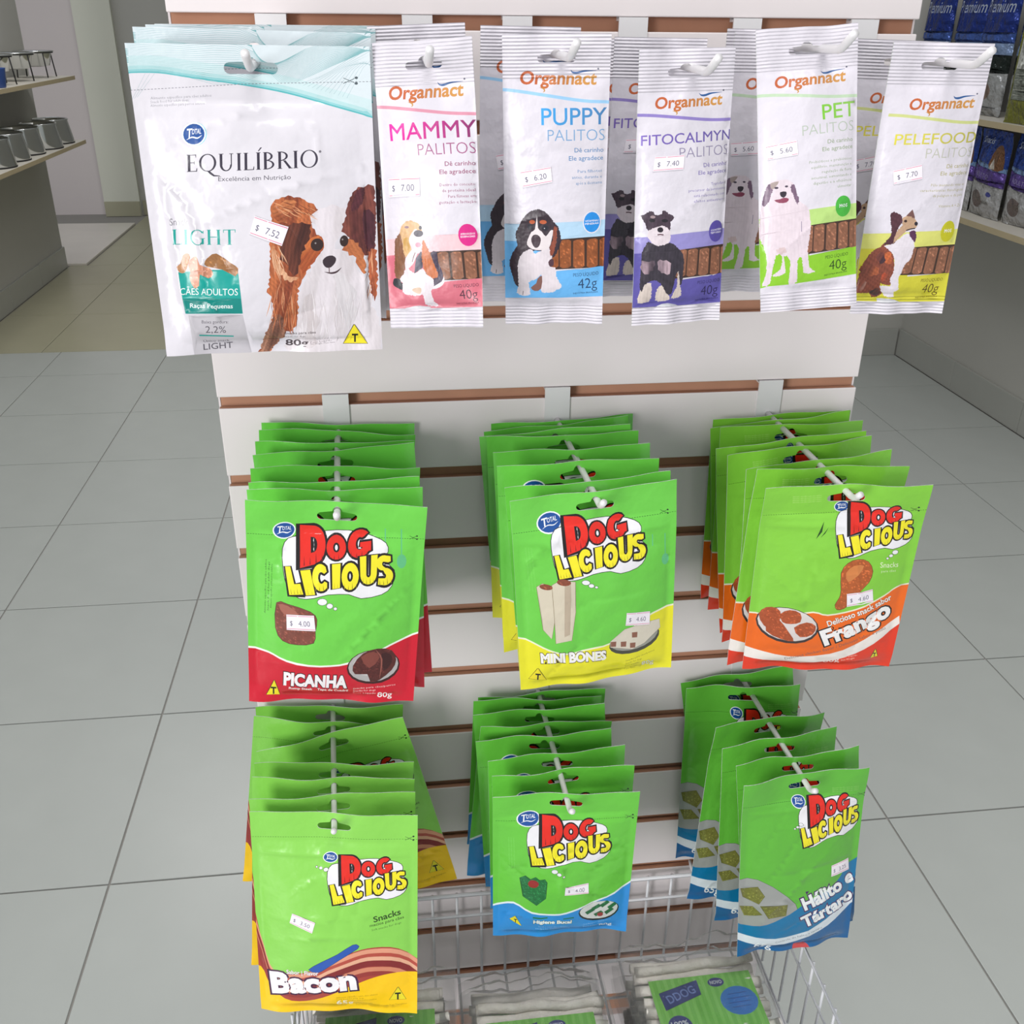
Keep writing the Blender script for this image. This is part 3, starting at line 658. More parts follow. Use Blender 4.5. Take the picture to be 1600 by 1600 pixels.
def art_hig():
    a = Art(134.1, 196.4, (104, 194, 66), [(767, 1248), (1003, 1232), (974, 1456), (773, 1460)]).at(700, 1060, 2.963)
    lo = [(950, 1400), (150, 1400)]
    b = [(190, 1058), (228, 1048), (300, 1026), (380, 1062), (480, 1068), (560, 1052), (650, 1020), (760, 990), (880, 936)]
    a.poly(list(smooth_line(np.array(b)-[0, 8], 3))+lo, (226, 234, 238)); a.poly(list(smooth_line(b, 3))+lo, (44, 138, 212))
    a.dash((215, 668), (896, 634), 60, .35, (24, 60, 20)); scissors(a, 842, 636, 1)
    for i in range(3): a.text('Alimento específico para cães adultos', (282+i*11, 870), (276+i*11, 735), 6, (120, 206, 90), 0, res=1)
    total_logo(a, 361, 653, 48, 28, -.12); dog_licious(a, [(425, 640), (675, 640), (748, 785), (378, 850)]); bubbles(a, [(480, 863, 14, 9), (500, 875, 10, 7), (521, 883, 5, 4)])
    a.poly([(325, 905), (350, 893), (372, 906), (395, 893), (412, 905), (436, 900), (446, 915), (440, 985), (400, 1020), (340, 985)], speckle((36, 108, 62), .4), 0, .3); a.ell((385, 925), 24, 17, (150, 40, 44))
    a.ell((685, 1062), 96, 48, (30, 40, 40)); a.ell((685, 1058), 90, 43, (206, 208, 206))
    for x, y in ((620, 1060), (650, 1042), (690, 1032), (725, 1048), (660, 1076), (710, 1070)): a.poly([(x, y), (x+34, y-16), (x+46, y-4), (x+10, y+14)], speckle((34, 102, 62), .3), 0, .2)
    a.ell((690, 1080), 14, 11, (150, 50, 50))
    a.text('Higiene Bucal', (388, 1112), (558, 1112), 17, (240, 242, 240), .04, .06, (20, 70, 50)); a.line([(385, 1080), (420, 1084), (450, 1080)], 2, (30, 110, 60)); a.line([(520, 1086), (568, 1080)], 2, (30, 110, 60))
    finelines(a, [('Ajuda a controlar o tártaro', (410, 1134), (540, 1134)), ('Helps to control tartar', (400, 1146), (552, 1146)), ('Snacks para cães/perros', (612, 1128), (742, 1114)), ('Peso Líquido', (612, 1142), (690, 1134)), ('Net Weight', (612, 1154), (680, 1148))], 6, (140, 190, 230))
    a.text('80g', (686, 1152), (746, 1150), 19, (240, 242, 244), .01); warn(a, (308, 1082), (285, 1100), (338, 1132), 16)
    return a, [(525, 968), (635, 962), (635, 920), (528, 928)], '4.00'
def art_hal():
    a = Art(119.6, 240.8, (94, 176, 58), [(1158, 1225), (1358, 1192), (1322, 1468), (1155, 1493)]).at(1000, 1040, 2.8575)
    lo = [(1100, 1500), (350, 1500)]
    a.poly([(380, 985), (445, 968), (520, 952), (640, 1005), (690, 1080), (620, 1160), (380, 1170)], (150, 152, 150), 2, .3)
    for pts in ([(452, 1005), (520, 982), (548, 1018), (525, 1056), (462, 1040)], [(530, 1062), (600, 1046), (642, 1042), (636, 1092), (565, 1112)], [(450, 1080), (500, 1070), (540, 1100), (470, 1120)]): a.poly(pts, speckle((112, 112, 54), .35), 1, .2, (60, 60, 24))
    b = [(400, 1150), (480, 1158), (560, 1140), (650, 1086), (740, 1020), (850, 968), (930, 884), (1040, 846)]
    a.poly(list(smooth_line(b, 3))+lo, (4, 112, 162))
    w1 = smooth_line([(400, 1184), (520, 1206), (640, 1196), (780, 1140), (880, 1070), (1020, 975)], 3); w2 = smooth_line([(400, 1212), (520, 1240), (640, 1232), (790, 1172), (890, 1102), (1020, 1004)], 3)
    a.poly(list(w1)+list(w2[::-1]), (214, 222, 230)); a.poly(list(w2)+lo, (14, 92, 150))
    a.dash((445, 640), (1028, 565), 60, .35, (24, 60, 20)); scissors(a, 990, 572, .9)
    for i in range(3): a.text('Alimento específico para cães adultos', (858, 552+i*9), (975, 532+i*9), 5, (140, 200, 100), 0, res=1)
    total_logo(a, 702, 608, 28, 24, -.1); dog_licious(a, [(750, 585), (935, 565), (975, 700), (712, 795)]); bubbles(a, [(705, 698, 9, 7), (690, 710, 6, 5), (678, 718, 4, 3)])
    a.text('Hálito e', (716, 1066), (950, 968), 54, (236, 238, 240), .045, .06, (66, 26, 90)); a.text('Tártaro', (716, 1146), (945, 1046), 48, (236, 238, 240), .045, .06, (66, 26, 90))
    a.text('Controle do hálito e tártaro', (600, 1230), (800, 1160), 9, (90, 96, 110), 0, res=1); a.text('65g', (512, 1258), (588, 1266), 30, (236, 240, 244), .01); a.ell((712, 1254), 36, 25, (200, 72, 74))
    finelines(a, [('Peso Líquido', (602, 1280), (660, 1278)), ('Net Weight', (602, 1290), (650, 1289))], 6, (90, 150, 200))
    return a, [(835, 925), (925, 915), (922, 862), (838, 880)], '3.25'

# --- roman capitals with serifs for the white pouch
def roman(a, word, p0, p1, h, col):
    t, th, sf = .15, .055, .05; adv = []; x = 0
    def R(x0, x1, y0, y1): return [(x0, y0), (x1, y0), (x1, y1), (x0, y1)]
    def stem(x, w=t): return [R(x, x+w, 0, 1), R(x-sf, x+w+sf, 0, .035), R(x-sf, x+w+sf, .965, 1)]
    def ring(cx, cy, rx, ry, k=.13):
        q = np.linspace(0, 2*math.pi, 28, endpoint=False)
        return ('ring', np.stack([cx+rx*np.cos(q), cy+ry*np.sin(q)], 1), np.stack([cx+(rx-k)*np.cos(q), cy+(ry-.05)*np.sin(q)], 1))
    def bowl(x0, y0, y1, r, k=.12):
        q = np.linspace(-math.pi/2, math.pi/2, 14); c, hh = (y0+y1)/2, (y1-y0)/2
        return [(x0, y0)]+[(x0+.12+r*math.cos(i), c+hh*math.sin(i)) for i in q]+[(x0, y1), (x0, y1-.05)]+[(x0+.12+(r-k)*math.cos(i), c+(hh-.05)*math.sin(i)) for i in q[::-1]]+[(x0, y0+.05)]
    out = []
    for ch in word:
        g = []; w = .5
        if ch in 'EL':
            w = .56; g += stem(x+sf); g.append(R(x+sf, x+.55, 0, .045)); g.append([(x+.5, 0), (x+.56, 0), (x+.58, .2), (x+.54, .2)])
            if ch == 'E': g += [R(x+sf, x+.52, .955, 1), R(x+sf, x+.42, .5, .545), [(x+.48, 1), (x+.53, 1), (x+.53, .82), (x+.5, .82)], R(x+.40, x+.43, .43, .61)]
        elif ch in 'OQG':
            w = .98 if ch != 'G' else .92
            if ch == 'G':
                q = np.linspace(.62, 2*math.pi-.55, 26); cx = x+.46
                g.append([(cx+.46*math.cos(i), .5+.52*math.sin(i)) for i in q]+[(cx+.33*math.cos(i), .5+.47*math.sin(i)) for i in q[::-1]]); g += [R(x+.72, x+.85, .05, .42), R(x+.66, x+.92, .40, .44), R(x+.80, x+.84, .74, .94)]
            else: g.append(ring(x+.48, .5, .48, .52))
            if ch == 'Q': g.append([(x+.42, .05), (x+.58, .02), (x+.85, -.22), (x+1.15, -.26), (x+1.15, -.30), (x+.8, -.30), (x+.6, -.18)])
        elif ch in 'IÍ':
            w = .26; g += stem(x+sf)
            if ch == 'Í': g.append([(x+.10, 1.07), (x+.16, 1.07), (x+.34, 1.28), (x+.24, 1.28)])
        elif ch == 'U':
            w = .86; q = np.linspace(math.pi, 2*math.pi, 16); g += [R(x+sf, x+sf+t, .35, 1), R(x, x+.26, .965, 1), R(x+.66, x+.72, .35, 1), R(x+.58, x+.80, .965, 1)]
            cx, r = x+.385, .335; g.append([(cx+r*math.cos(i), .36+.38*math.sin(i)) for i in q]+[(cx+.02+(r-.12)*math.cos(i), .36+.32*math.sin(i)) for i in q[::-1]])
        elif ch == 'B': w = .66; g += stem(x+sf); g += [bowl(x+sf, .5, 1, .36), bowl(x+sf, 0, .545, .44)]
        elif ch == 'R': w = .74; g += stem(x+sf); g += [bowl(x+sf, .46, 1, .40), [(x+.30, .48), (x+.44, .48), (x+.78, .0), (x+.62, .0)], R(x+.6, x+.82, 0, .035)]
        elif ch == 'H': w = .86; g += stem(x+sf)+stem(x+.62); g.append(R(x+.1, x+.7, .49, .54))
        elif ch == 'T': w = .72; g += stem(x+.29); g += [R(x, x+.73, .955, 1), R(x, x+.04, .80, 1), R(x+.69, x+.73, .80, 1)]
        out += g; x += w+.12
    x -= .12; p0, p1 = np.asarray(p0, float), np.asarray(p1, float); d = (p1-p0)/x; up = np.array([d[1], -d[0]]); up = up/np.linalg.norm(up)*h
    def mp(P_): P_ = np.asarray(P_, float); return a.m(p0+P_[:, :1]*d+P_[:, 1:]*up)
    for g in out:
        if isinstance(g, tuple): a.add(np.concatenate([a.loop(mp(g[1])), a.loop(mp(g[2]))]), col)
        else: a.add(a.loop(mp(g)), col)

def art_equil():
    a = Art(144.3, 190.8, (216, 212, 219), [(195, 65), (575, 75), (600, 545), (262, 555)]).at(180, 20, 2.964)
    top = [(1300, 40), (-60, 40)]
    cur = np.array([(-40, 290), (40, 274), (200, 274), (350, 297), (600, 335), (800, 375), (1000, 432), (1300, 520)])
    for dy, c in ((0, (84, 176, 180)), (-7, (140, 198, 202)), (-17, (178, 212, 214)), (-34, (200, 220, 223)), (-80, (212, 222, 227))): a.poly(list(smooth_line(cur+[0, dy], 4))+top, c)
    for i in range(26):
        k = i/25; y = 100+170*k; a.line([(-20, y), (250, y+22*math.sin(3*k)), (560, 90+240*k), (760+120*k, 320-150*k), (1000+60*k, 250-90*k), (1250, 140+60*k)], .16, (128, 176, 180), 3)
    for i in range(7): a.line([(52+i*22, 275), (30+i*12, 420-i*6)], .14, (150, 176, 180))
    for i in range(12): a.line([(850+i*20, 330+i*6), (1000+i*16, 270-i*4), (1250, 90+i*26)], .14, (140, 172, 178), 3)
    a.dash((55, 352), (600, 327), 34, .3, (110, 110, 120)); a.dash((600, 327), (1190, 322), 36, .3, (110, 110, 120)); scissors(a, 1085, 317, 1.6, (80, 90, 96))
    finelines(a, [('Alimento específico para cães adultos', (165, 394), (448, 383)), ('Snack food for adult dogs', (165, 412), (342, 404)), ('Alimento específico para perros adultos', (165, 428), (418, 418))], 12, (150, 148, 156))
    a.ell((374, 553), 57, 54, (150, 206, 216)); total_logo(a, 370, 553, 50, 47, -.1)
    roman(a, 'EQUILÍBRIO', (340, 725), (944, 706), 78, (52, 46, 62)); a.ell((950, 636), 6, 6, (120, 116, 124), n=8)
    a.text('Excelência em Nutrição', (487, 766), (818, 758), 20, (80, 76, 88), .0)
    a.text('Snack', (258, 974), (345, 970), 32, (110, 106, 116), -.004); roman(a, 'LIGHT', (272, 1062), (568, 1055), 70, (30, 158, 148))
    a.poly([(298, 1190), (440, 1176), (578, 1168), (586, 1240), (600, 1378), (330, 1386), (312, 1290)], (18, 158, 148)); a.poly([(317, 1314), (592, 1306), (600, 1376), (330, 1384)], (6, 134, 126))
    a.text('CÃES ADULTOS', (306, 1296), (578, 1290), 31, (236, 240, 240), .0); a.text('Raças Pequenas', (352, 1357), (554, 1352), 21, (232, 238, 238), .01)
    for pts, c in (([(290, 1165), (308, 1150), (320, 1110), (345, 1100), (356, 1118), (346, 1150), (330, 1190), (305, 1192)], (186, 136, 98)), ([(345, 1160), (356, 1128), (385, 1112), (400, 1150), (445, 1165), (464, 1195), (440, 1214), (402, 1196), (396, 1250), (372, 1262), (350, 1215), (356, 1190)], (206, 142, 116)), ([(425, 1135), (445, 1112), (478, 1098), (545, 1140), (580, 1165), (566, 1202), (505, 1172), (432, 1158)], (154, 106, 64))): a.poly(pts, speckle(c, .3), 2)
    a.poly([(345, 1392), (600, 1384), (640, 1600), (372, 1600)], (190, 186, 192))
    a.text('Baixa gordura:', (407, 1430), (532, 1426), 15, (90, 86, 94), .0, res=2); a.text('2,2%', (424, 1476), (520, 1474), 33, (90, 86, 94), .0); a.line([(394, 1488), (555, 1491)], 1.0, (30, 158, 148))
    a.text('Único snack', (412, 1526), (534, 1521), 13, (100, 96, 104), 0, res=2); a.text('LIGHT', (412, 1562), (550, 1551), 28, (90, 86, 94), .01)
    # the photographed papillon
    a.at(400, 270, 5.714)
    a.poly([(150, 400), (145, 270), (190, 210), (300, 180), (400, 200), (520, 260), (575, 315), (500, 420), (540, 500), (600, 560), (610, 650), (500, 790), (440, 900), (400, 1000), (396, 1200), (380, 1340), (260, 1430), (130, 1600), (40, 1600), (150, 1320), (170, 1150), (120, 1000), (140, 850), (140, 600)], fur((186, 104, 62), .32, 82, c2=(132, 62, 38), fuzz=1.3, dn=.85), 2)
    a.poly([(190, 1240), (260, 1270), (270, 1430), (130, 1600), (40, 1600), (140, 1340)], fur((110, 70, 56), .4, 70, c2=(170, 120, 96), fuzz=1.4), 2)
    a.poly([(150, 640), (190, 620), (220, 760), (300, 880), (400, 900), (330, 940), (230, 870), (170, 780)], fur((222, 172, 136), .2, 60, c2=(186, 120, 80), fuzz=1.2), 2)
    a.poly([(228, 640), (240, 540), (300, 440), (390, 405), (490, 440), (480, 560), (440, 680), (410, 800), (350, 885), (300, 800), (245, 730)], fur((104, 54, 40), .3, 75, c2=(66, 32, 26), fuzz=1.6, dn=.85), 2)
    a.poly([(150, 290), (220, 230), (380, 230), (300, 330), (290, 420), (200, 400)], fur((150, 78, 46), .3, 20, c2=(196, 120, 74), fuzz=1.6), 2)
    a.poly([(470, 580), (560, 520), (620, 570), (610, 650), (560, 700), (490, 810), (430, 870), (400, 800), (420, 700)], fur((196, 108, 56), .22, 50, c2=(160, 76, 40), fuzz=1.8), 2)
    a.poly([(540, 330), (640, 290), (800, 290), (800, 400), (770, 500), (730, 570), (730, 640), (850, 690), (900, 800), (960, 900), (1005, 1000), (1060, 1180), (1120, 1600), (300, 1600), (370, 1480), (390, 1340), (400, 1080), (450, 900), (520, 780), (600, 680), (625, 600), (575, 500), (495, 410)], fur((226, 218, 224), .05, 86, 1.6, c2=(212, 204, 208), fuzz=2.0), 2)
    a.poly([(440, 1080), (520, 1050), (560, 1300), (520, 1560), (430, 1540), (400, 1300)], fur((216, 208, 212), .06, 84, 1.5, c2=(204, 194, 196), fuzz=3.), 2); a.poly([(700, 900), (800, 880), (900, 1050), (900, 1400), (780, 1300), (720, 1060)], fur((218, 212, 216), .06, 95, 1.5, c2=(206, 200, 204), fuzz=3.), 2)
    a.poly([(805, 320), (840, 210), (895, 140), (980, 108), (1060, 140), (1066, 480), (1060, 720), (980, 720), (880, 650), (830, 540), (765, 505), (800, 410)], fur((126, 66, 56), .3, 95, c2=(92, 44, 42), fuzz=1.2), 2)
    a.poly([(960, 330), (1062, 370), (1062, 680), (1000, 690), (965, 520)], fur((74, 34, 44), .3, 95), 2); a.poly([(900, 150), (970, 130), (950, 260), (880, 330), (850, 300)], fur((84, 38, 46), .3, 110), 2)
    a.poly([(815, 560), (900, 595), (965, 690), (1000, 900), (930, 840), (870, 720), (790, 660)], fur((190, 112, 68), .2, 120, c2=(160, 84, 52), fuzz=1.6), 2); a.poly([(1005, 700), (1080, 690), (1092, 1000), (1070, 1150), (1030, 1000)], fur((176, 92, 56), .3, 95, c2=(130, 62, 44), fuzz=1.2), 2)
    hr = random.Random(5)
    for (x0, y0, x1, y1, n, L, an, cs) in ((150, 900, 380, 1250, 46, 200, 92, ((214, 150, 110), (120, 56, 34), (196, 112, 70))), (160, 220, 480, 330, 26, 110, 30, ((222, 160, 116), (120, 60, 36))), (400, 1000, 980, 1350, 60, 190, 92, ((236, 230, 234), (200, 190, 194), (212, 204, 206))), (1010, 640, 1060, 1000, 12, 150, 95, ((222, 160, 120), (120, 56, 40))), (160, 600, 220, 800, 16, 170, 72, ((230, 184, 150), (206, 150, 112)))):
        for _ in range(n):
            x, y, t = hr.uniform(x0, x1), hr.uniform(y0, y1), math.radians(an+hr.uniform(-14, 14)); d = (math.cos(t)*L, math.sin(t)*L); b_ = hr.uniform(-14, 14)
            a.line([(x, y), (x+d[0]*.5+b_, y+d[1]*.5), (x+d[0], y+d[1])], hr.uniform(.25, .6), hr.choice(cs), 2, True)
    for c, rx, ry in (((555, 612), 56, 56), ((792, 588), 38, 50)): a.ell(c, rx, ry, (52, 34, 32)); a.ell((c[0]-14, c[1]-14), 8, 8, (150, 140, 140), n=8)
    a.poly([(606, 750), (640, 718), (690, 712), (722, 738), (716, 775), (680, 815), (640, 818), (612, 790)], (58, 44, 52), 2); a.line([(620, 855), (680, 868), (730, 858), (772, 822)], 1.3, (70, 50, 56), 3, True); a.line([(662, 815), (664, 862)], .6, (110, 84, 88))
    a.text('Snacks para cães', (270, 1428), (548, 1416), 22, (70, 56, 60), .01, res=2); a.text('Snacks for dogs', (270, 1460), (455, 1452), 15, (90, 76, 80), .0, res=1); a.text('80g', (275, 1540), (482, 1534), 52, (66, 54, 60), .02)
    finelines(a, [('Peso Líquido', (500, 1512), (690, 1492)), ('Net Weight / Peso Neto', (500, 1526), (720, 1510))], 14, (110, 100, 106)); warn(a, (888, 1342), (794, 1516), (1008, 1516), 70)
    a.at(180, 20, 2.964)
    return a, [(632, 1005), (780, 1060), (810, 975), (655, 922)], '7.52'

# --- slim sachets: one layout, five colourways
def dog_mammy(a):
    a.at(600, 330, 10)
    f = a.poly
    f([(285, 300), (235, 370), (195, 450), (190, 700), (180, 900), (210, 1020), (280, 1040), (345, 940), (375, 700), (330, 480), (310, 380)], fur((126, 82, 56), .2), 2)
    f([(150, 1075), (180, 1025), (270, 1040), (290, 1090), (330, 1120), (312, 1212), (220, 1180), (152, 1135)], (42, 46, 52), 2)
    f([(770, 620), (865, 595), (880, 760), (935, 890), (955, 980), (935, 1070), (800, 1150), (810, 1010), (860, 960), (840, 840)], (62, 48, 72), 2)
    f([(800, 1150), (930, 1070), (965, 985), (972, 1080), (900, 1160), (790, 1192)], (224, 214, 222), 2)
    f([(370, 850), (420, 870), (500, 935), (560, 920), (640, 860), (700, 955), (800, 1020), (800, 1180), (760, 1210), (790, 1390), (850, 1450), (800, 1480), (660, 1445), (640, 1300), (600, 1285), (560, 1300), (430, 1292), (330, 1270), (300, 1200), (315, 1110), (270, 1030), (340, 950)], fur((220, 210, 216), .05, 90), 2)
    f([(460, 1200), (540, 1168), (610, 1180), (590, 1270), (500, 1245)], (196, 166, 140), 2)
    f([(285, 290), (310, 200), (370, 140), (460, 110), (560, 140), (610, 200), (645, 290), (610, 400), (540, 480), (470, 570), (440, 640), (370, 690), (330, 560), (318, 420)], fur((206, 164, 116), .12, 70), 2)
    f([(350, 400), (430, 380), (445, 560), (400, 640), (340, 520)], (192, 148, 76), 2)
    f([(436, 380), (520, 250), (570, 262), (645, 400), (640, 500), (580, 590), (540, 690), (500, 780), (430, 855), (365, 855), (372, 700), (470, 570), (440, 470)], (216, 206, 212), 2)
    f([(540, 700), (620, 590), (645, 620), (645, 850), (508, 945), (520, 850)], (62, 58, 78), 1); a.ell((578, 490), 46, 40, (202, 146, 164)); a.line([(530, 610), (500, 690), (480, 760)], .5, (110, 60, 60), 2)
    f([(655, 420), (690, 450), (740, 570), (790, 730), (840, 860), (878, 950), (850, 1012), (780, 1010), (700, 950), (650, 830), (632, 680), (640, 540)], fur((192, 108, 64), .18, 100), 2)
    a.ell((585, 312), 76, 54, (54, 48, 64)); a.ell((616, 222), 24, 32, (44, 40, 50)); a.ell((400, 215), 36, 20, (128, 90, 100))
def dog_puppy(a):
    a.at(780, 310, 9.412); f = a.poly
    f([(570, 125), (660, 150), (740, 230), (800, 310), (850, 360), (880, 440), (905, 570), (870, 690), (820, 800), (770, 835), (730, 750), (600, 740), (480, 740), (400, 760), (330, 800), (295, 900), (285, 1050), (290, 1280), (230, 1230), (190, 1100), (150, 950), (170, 840), (220, 740), (270, 660), (238, 520), (270, 420), (330, 300), (400, 200), (480, 145)], fur((54, 40, 50), .2, 90), 2)
    f([(400, 735), (480, 715), (530, 780), (720, 680), (775, 850), (745, 965), (820, 985), (835, 1120), (915, 1270), (830, 1325), (800, 1352), (640, 1362), (606, 1270), (620, 1090), (540, 1160), (430, 1205), (455, 1385), (340, 1412), (258, 1370), (285, 1260), (270, 980), (320, 800)], fur((222, 212, 218), .05, 90), 2)
    f([(560, 1150), (625, 1105), (612, 1300), (520, 1335), (462, 1285), (540, 1220)], (130, 90, 82), 2); f([(760, 850), (792, 870), (792, 950), (740, 968), (716, 900)], (82, 54, 64), 2)
    f([(795, 385), (842, 395), (835, 600), (790, 770), (750, 800), (740, 680), (780, 560)], fur((140, 72, 54), .2), 2)
    f([(552, 215), (566, 400), (620, 450), (680, 520), (740, 440), (785, 430), (765, 560), (720, 700), (600, 725), (480, 712), (408, 650), (420, 570), (470, 460), (522, 420)], (224, 214, 216), 2)
    a.ell((482, 312), 42, 30, (186, 92, 56)); a.ell((640, 310), 52, 30, (186, 92, 56)); a.ell((452, 386), 42, 42, (34, 32, 44)); a.ell((670, 396), 56, 42, (34, 32, 44)); a.ell((660, 402), 8, 8, (190, 190, 196), n=8)
    f([(468, 560), (500, 505), (560, 500), (606, 550), (600, 620), (570, 680), (520, 690), (480, 630)], (62, 44, 54), 2); a.line([(350, 1340), (345, 1400)], .4, (60, 50, 60))
def dog_fito(a):
    a.at(985, 320, 10); f = a.poly
    for p in ([(230, 1270), (320, 1255), (330, 1480), (280, 1540), (140, 1545), (160, 1390)], [(430, 1300), (500, 1285), (565, 1400), (595, 1485), (480, 1522), (398, 1505), (400, 1380)], [(690, 1050), (722, 1150), (745, 1300), (765, 1440), (615, 1472), (690, 1300)]): f(p, fur((206, 192, 184), .12), 2)
    f([(260, 630), (320, 660), (540, 640), (650, 690), (740, 780), (778, 900), (772, 1180), (740, 1275), (700, 1060), (655, 1200), (615, 1400), (545, 1400), (480, 1290), (380, 1205), (230, 1275), (190, 1385), (158, 1280), (170, 1100), (180, 800), (220, 700)], fur((54, 48, 58), .3), 2)
    f([(180, 920), (280, 940), (350, 920), (325, 1050), (225, 1125), (180, 1050)], fur((170, 146, 156), .3, c2=(84, 70, 80), fuzz=1.3), 2); f([(395, 930), (560, 925), (585, 1060), (540, 1125), (430, 1080)], fur((180, 156, 166), .3, c2=(90, 76, 86), fuzz=1.3), 2)
    f([(150, 240), (220, 220), (270, 168), (330, 175), (352, 222), (440, 215), (448, 172), (490, 158), (550, 210), (632, 260), (570, 330), (562, 460), (400, 410), (260, 475), (220, 380), (180, 300)], fur((68, 54, 66), .25), 2)
    f([(265, 470), (380, 402), (490, 395), (562, 470), (578, 560), (540, 650), (400, 692), (310, 650), (252, 560)], fur((216, 204, 210), .06), 2)
    a.ell((425, 450), 43, 40, (40, 34, 42)); a.line([(385, 525), (425, 518), (470, 525)], .8, (90, 60, 70)); a.ell((310, 312), 42, 26, (32, 28, 36)); a.ell((490, 312), 46, 26, (32, 28, 36)); a.ell((320, 258), 36, 22, (150, 130, 134))
def dog_pet(a):
    a.at(1175, 275, 8.889); f = a.poly
    f([(200, 150), (290, 95), (430, 90), (520, 140), (570, 300), (592, 390), (685, 450), (738, 560), (748, 800), (722, 1060), (760, 1290), (835, 1330), (800, 1358), (680, 1352), (650, 1150), (590, 1190), (602, 1470), (510, 1502), (488, 1470), (500, 1180), (405, 1120), (445, 1340), (290, 1392), (290, 1360), (380, 1290), (390, 1130), (310, 1110), (250, 1480), (180, 1512), (148, 1500), (200, 1330), (190, 1100), (130, 900), (100, 800), (130, 500), (150, 400)], fur((216, 202, 210), .05, 90), 2)
    f([(200, 150), (245, 148), (255, 230), (205, 400), (148, 442), (143, 330)], fur((116, 92, 114), .2), 2); f([(478, 190), (532, 160), (562, 290), (588, 350), (570, 432), (518, 300)], fur((116, 92, 114), .2), 2)
    f([(230, 132), (335, 108), (295, 180), (250, 215)], (164, 148, 144), 2); a.ell((305, 196), 26, 15, (70, 60, 76)); a.ell((432, 180), 21, 14, (70, 60, 76))
    f([(352, 255), (428, 250), (428, 300), (395, 332), (358, 310)], (50, 42, 52), 2); f([(278, 362), (350, 350), (400, 332), (462, 350), (430, 398), (340, 402)], (136, 62, 86), 2); a.ell((372, 1050), 64, 44, fur((206, 184, 186), .06, fuzz=1.)); a.line([(630, 660), (632, 800)], .5, (150, 140, 160))
def dog_pele(a):
    a.at(1330, 310, 9.412); f = a.poly
    f([(430, 650), (540, 760), (572, 880), (582, 1050), (535, 1265), (400, 1240), (445, 1400), (310, 1455), (270, 1392), (100, 1392), (80, 1320), (100, 1200), (150, 1020), (200, 900), (290, 770), (400, 700)], fur((132, 70, 54), .3, 70), 2)
    for c, rx, ry, k in (((500, 870), 66, 90, (190, 98, 56)), ((300, 1060), 70, 80, (178, 96, 62)), ((470, 1150), 66, 70, (176, 76, 50)), ((178, 1050), 44, 62, (62, 44, 48)), ((400, 860), 50, 92, (70, 46, 54)), ((360, 1375), 78, 60, (60, 46, 48)), ((160, 1270), 40, 90, (196, 168, 156))): a.ell(c, rx, ry, fur(k, .3, 70, c2=(132, 70, 54), fuzz=1.1), n=14)
    f([(438, 690), (520, 668), (640, 580), (760, 500), (852, 620), (842, 750), (800, 880), (720, 970), (690, 1080), (650, 1150), (662, 1330), (600, 1362), (612, 1442), (480, 1432), (400, 1275), (545, 1285), (532, 1180), (578, 1050), (572, 880), (540, 780)], fur((220, 212, 220), .05, 80), 2)
    f([(520, 250), (570, 195), (660, 240), (685, 330), (610, 450), (605, 600), (540, 665), (430, 665), (520, 540), (530, 420)], fur((80, 46, 56), .25, 70), 2)
    f([(735, 245), (820, 153), (852, 260), (852, 300), (760, 272)], (112, 78, 74), 1); f([(680, 285), (760, 250), (850, 290), (892, 360), (862, 430), (740, 472), (600, 605), (555, 645), (600, 480), (682, 390)], fur((186, 152, 124), .1, 40), 2)
    a.ell((874, 362), 24, 30, (38, 34, 44)); a.ell((725, 325), 22, 20, (60, 40, 40)); a.line([(735, 462), (800, 440), (862, 430)], .8, (40, 34, 44), 2); f([(780, 490), (850, 460), (882, 520), (862, 632), (800, 560)], fur((84, 46, 76), .2), 2)
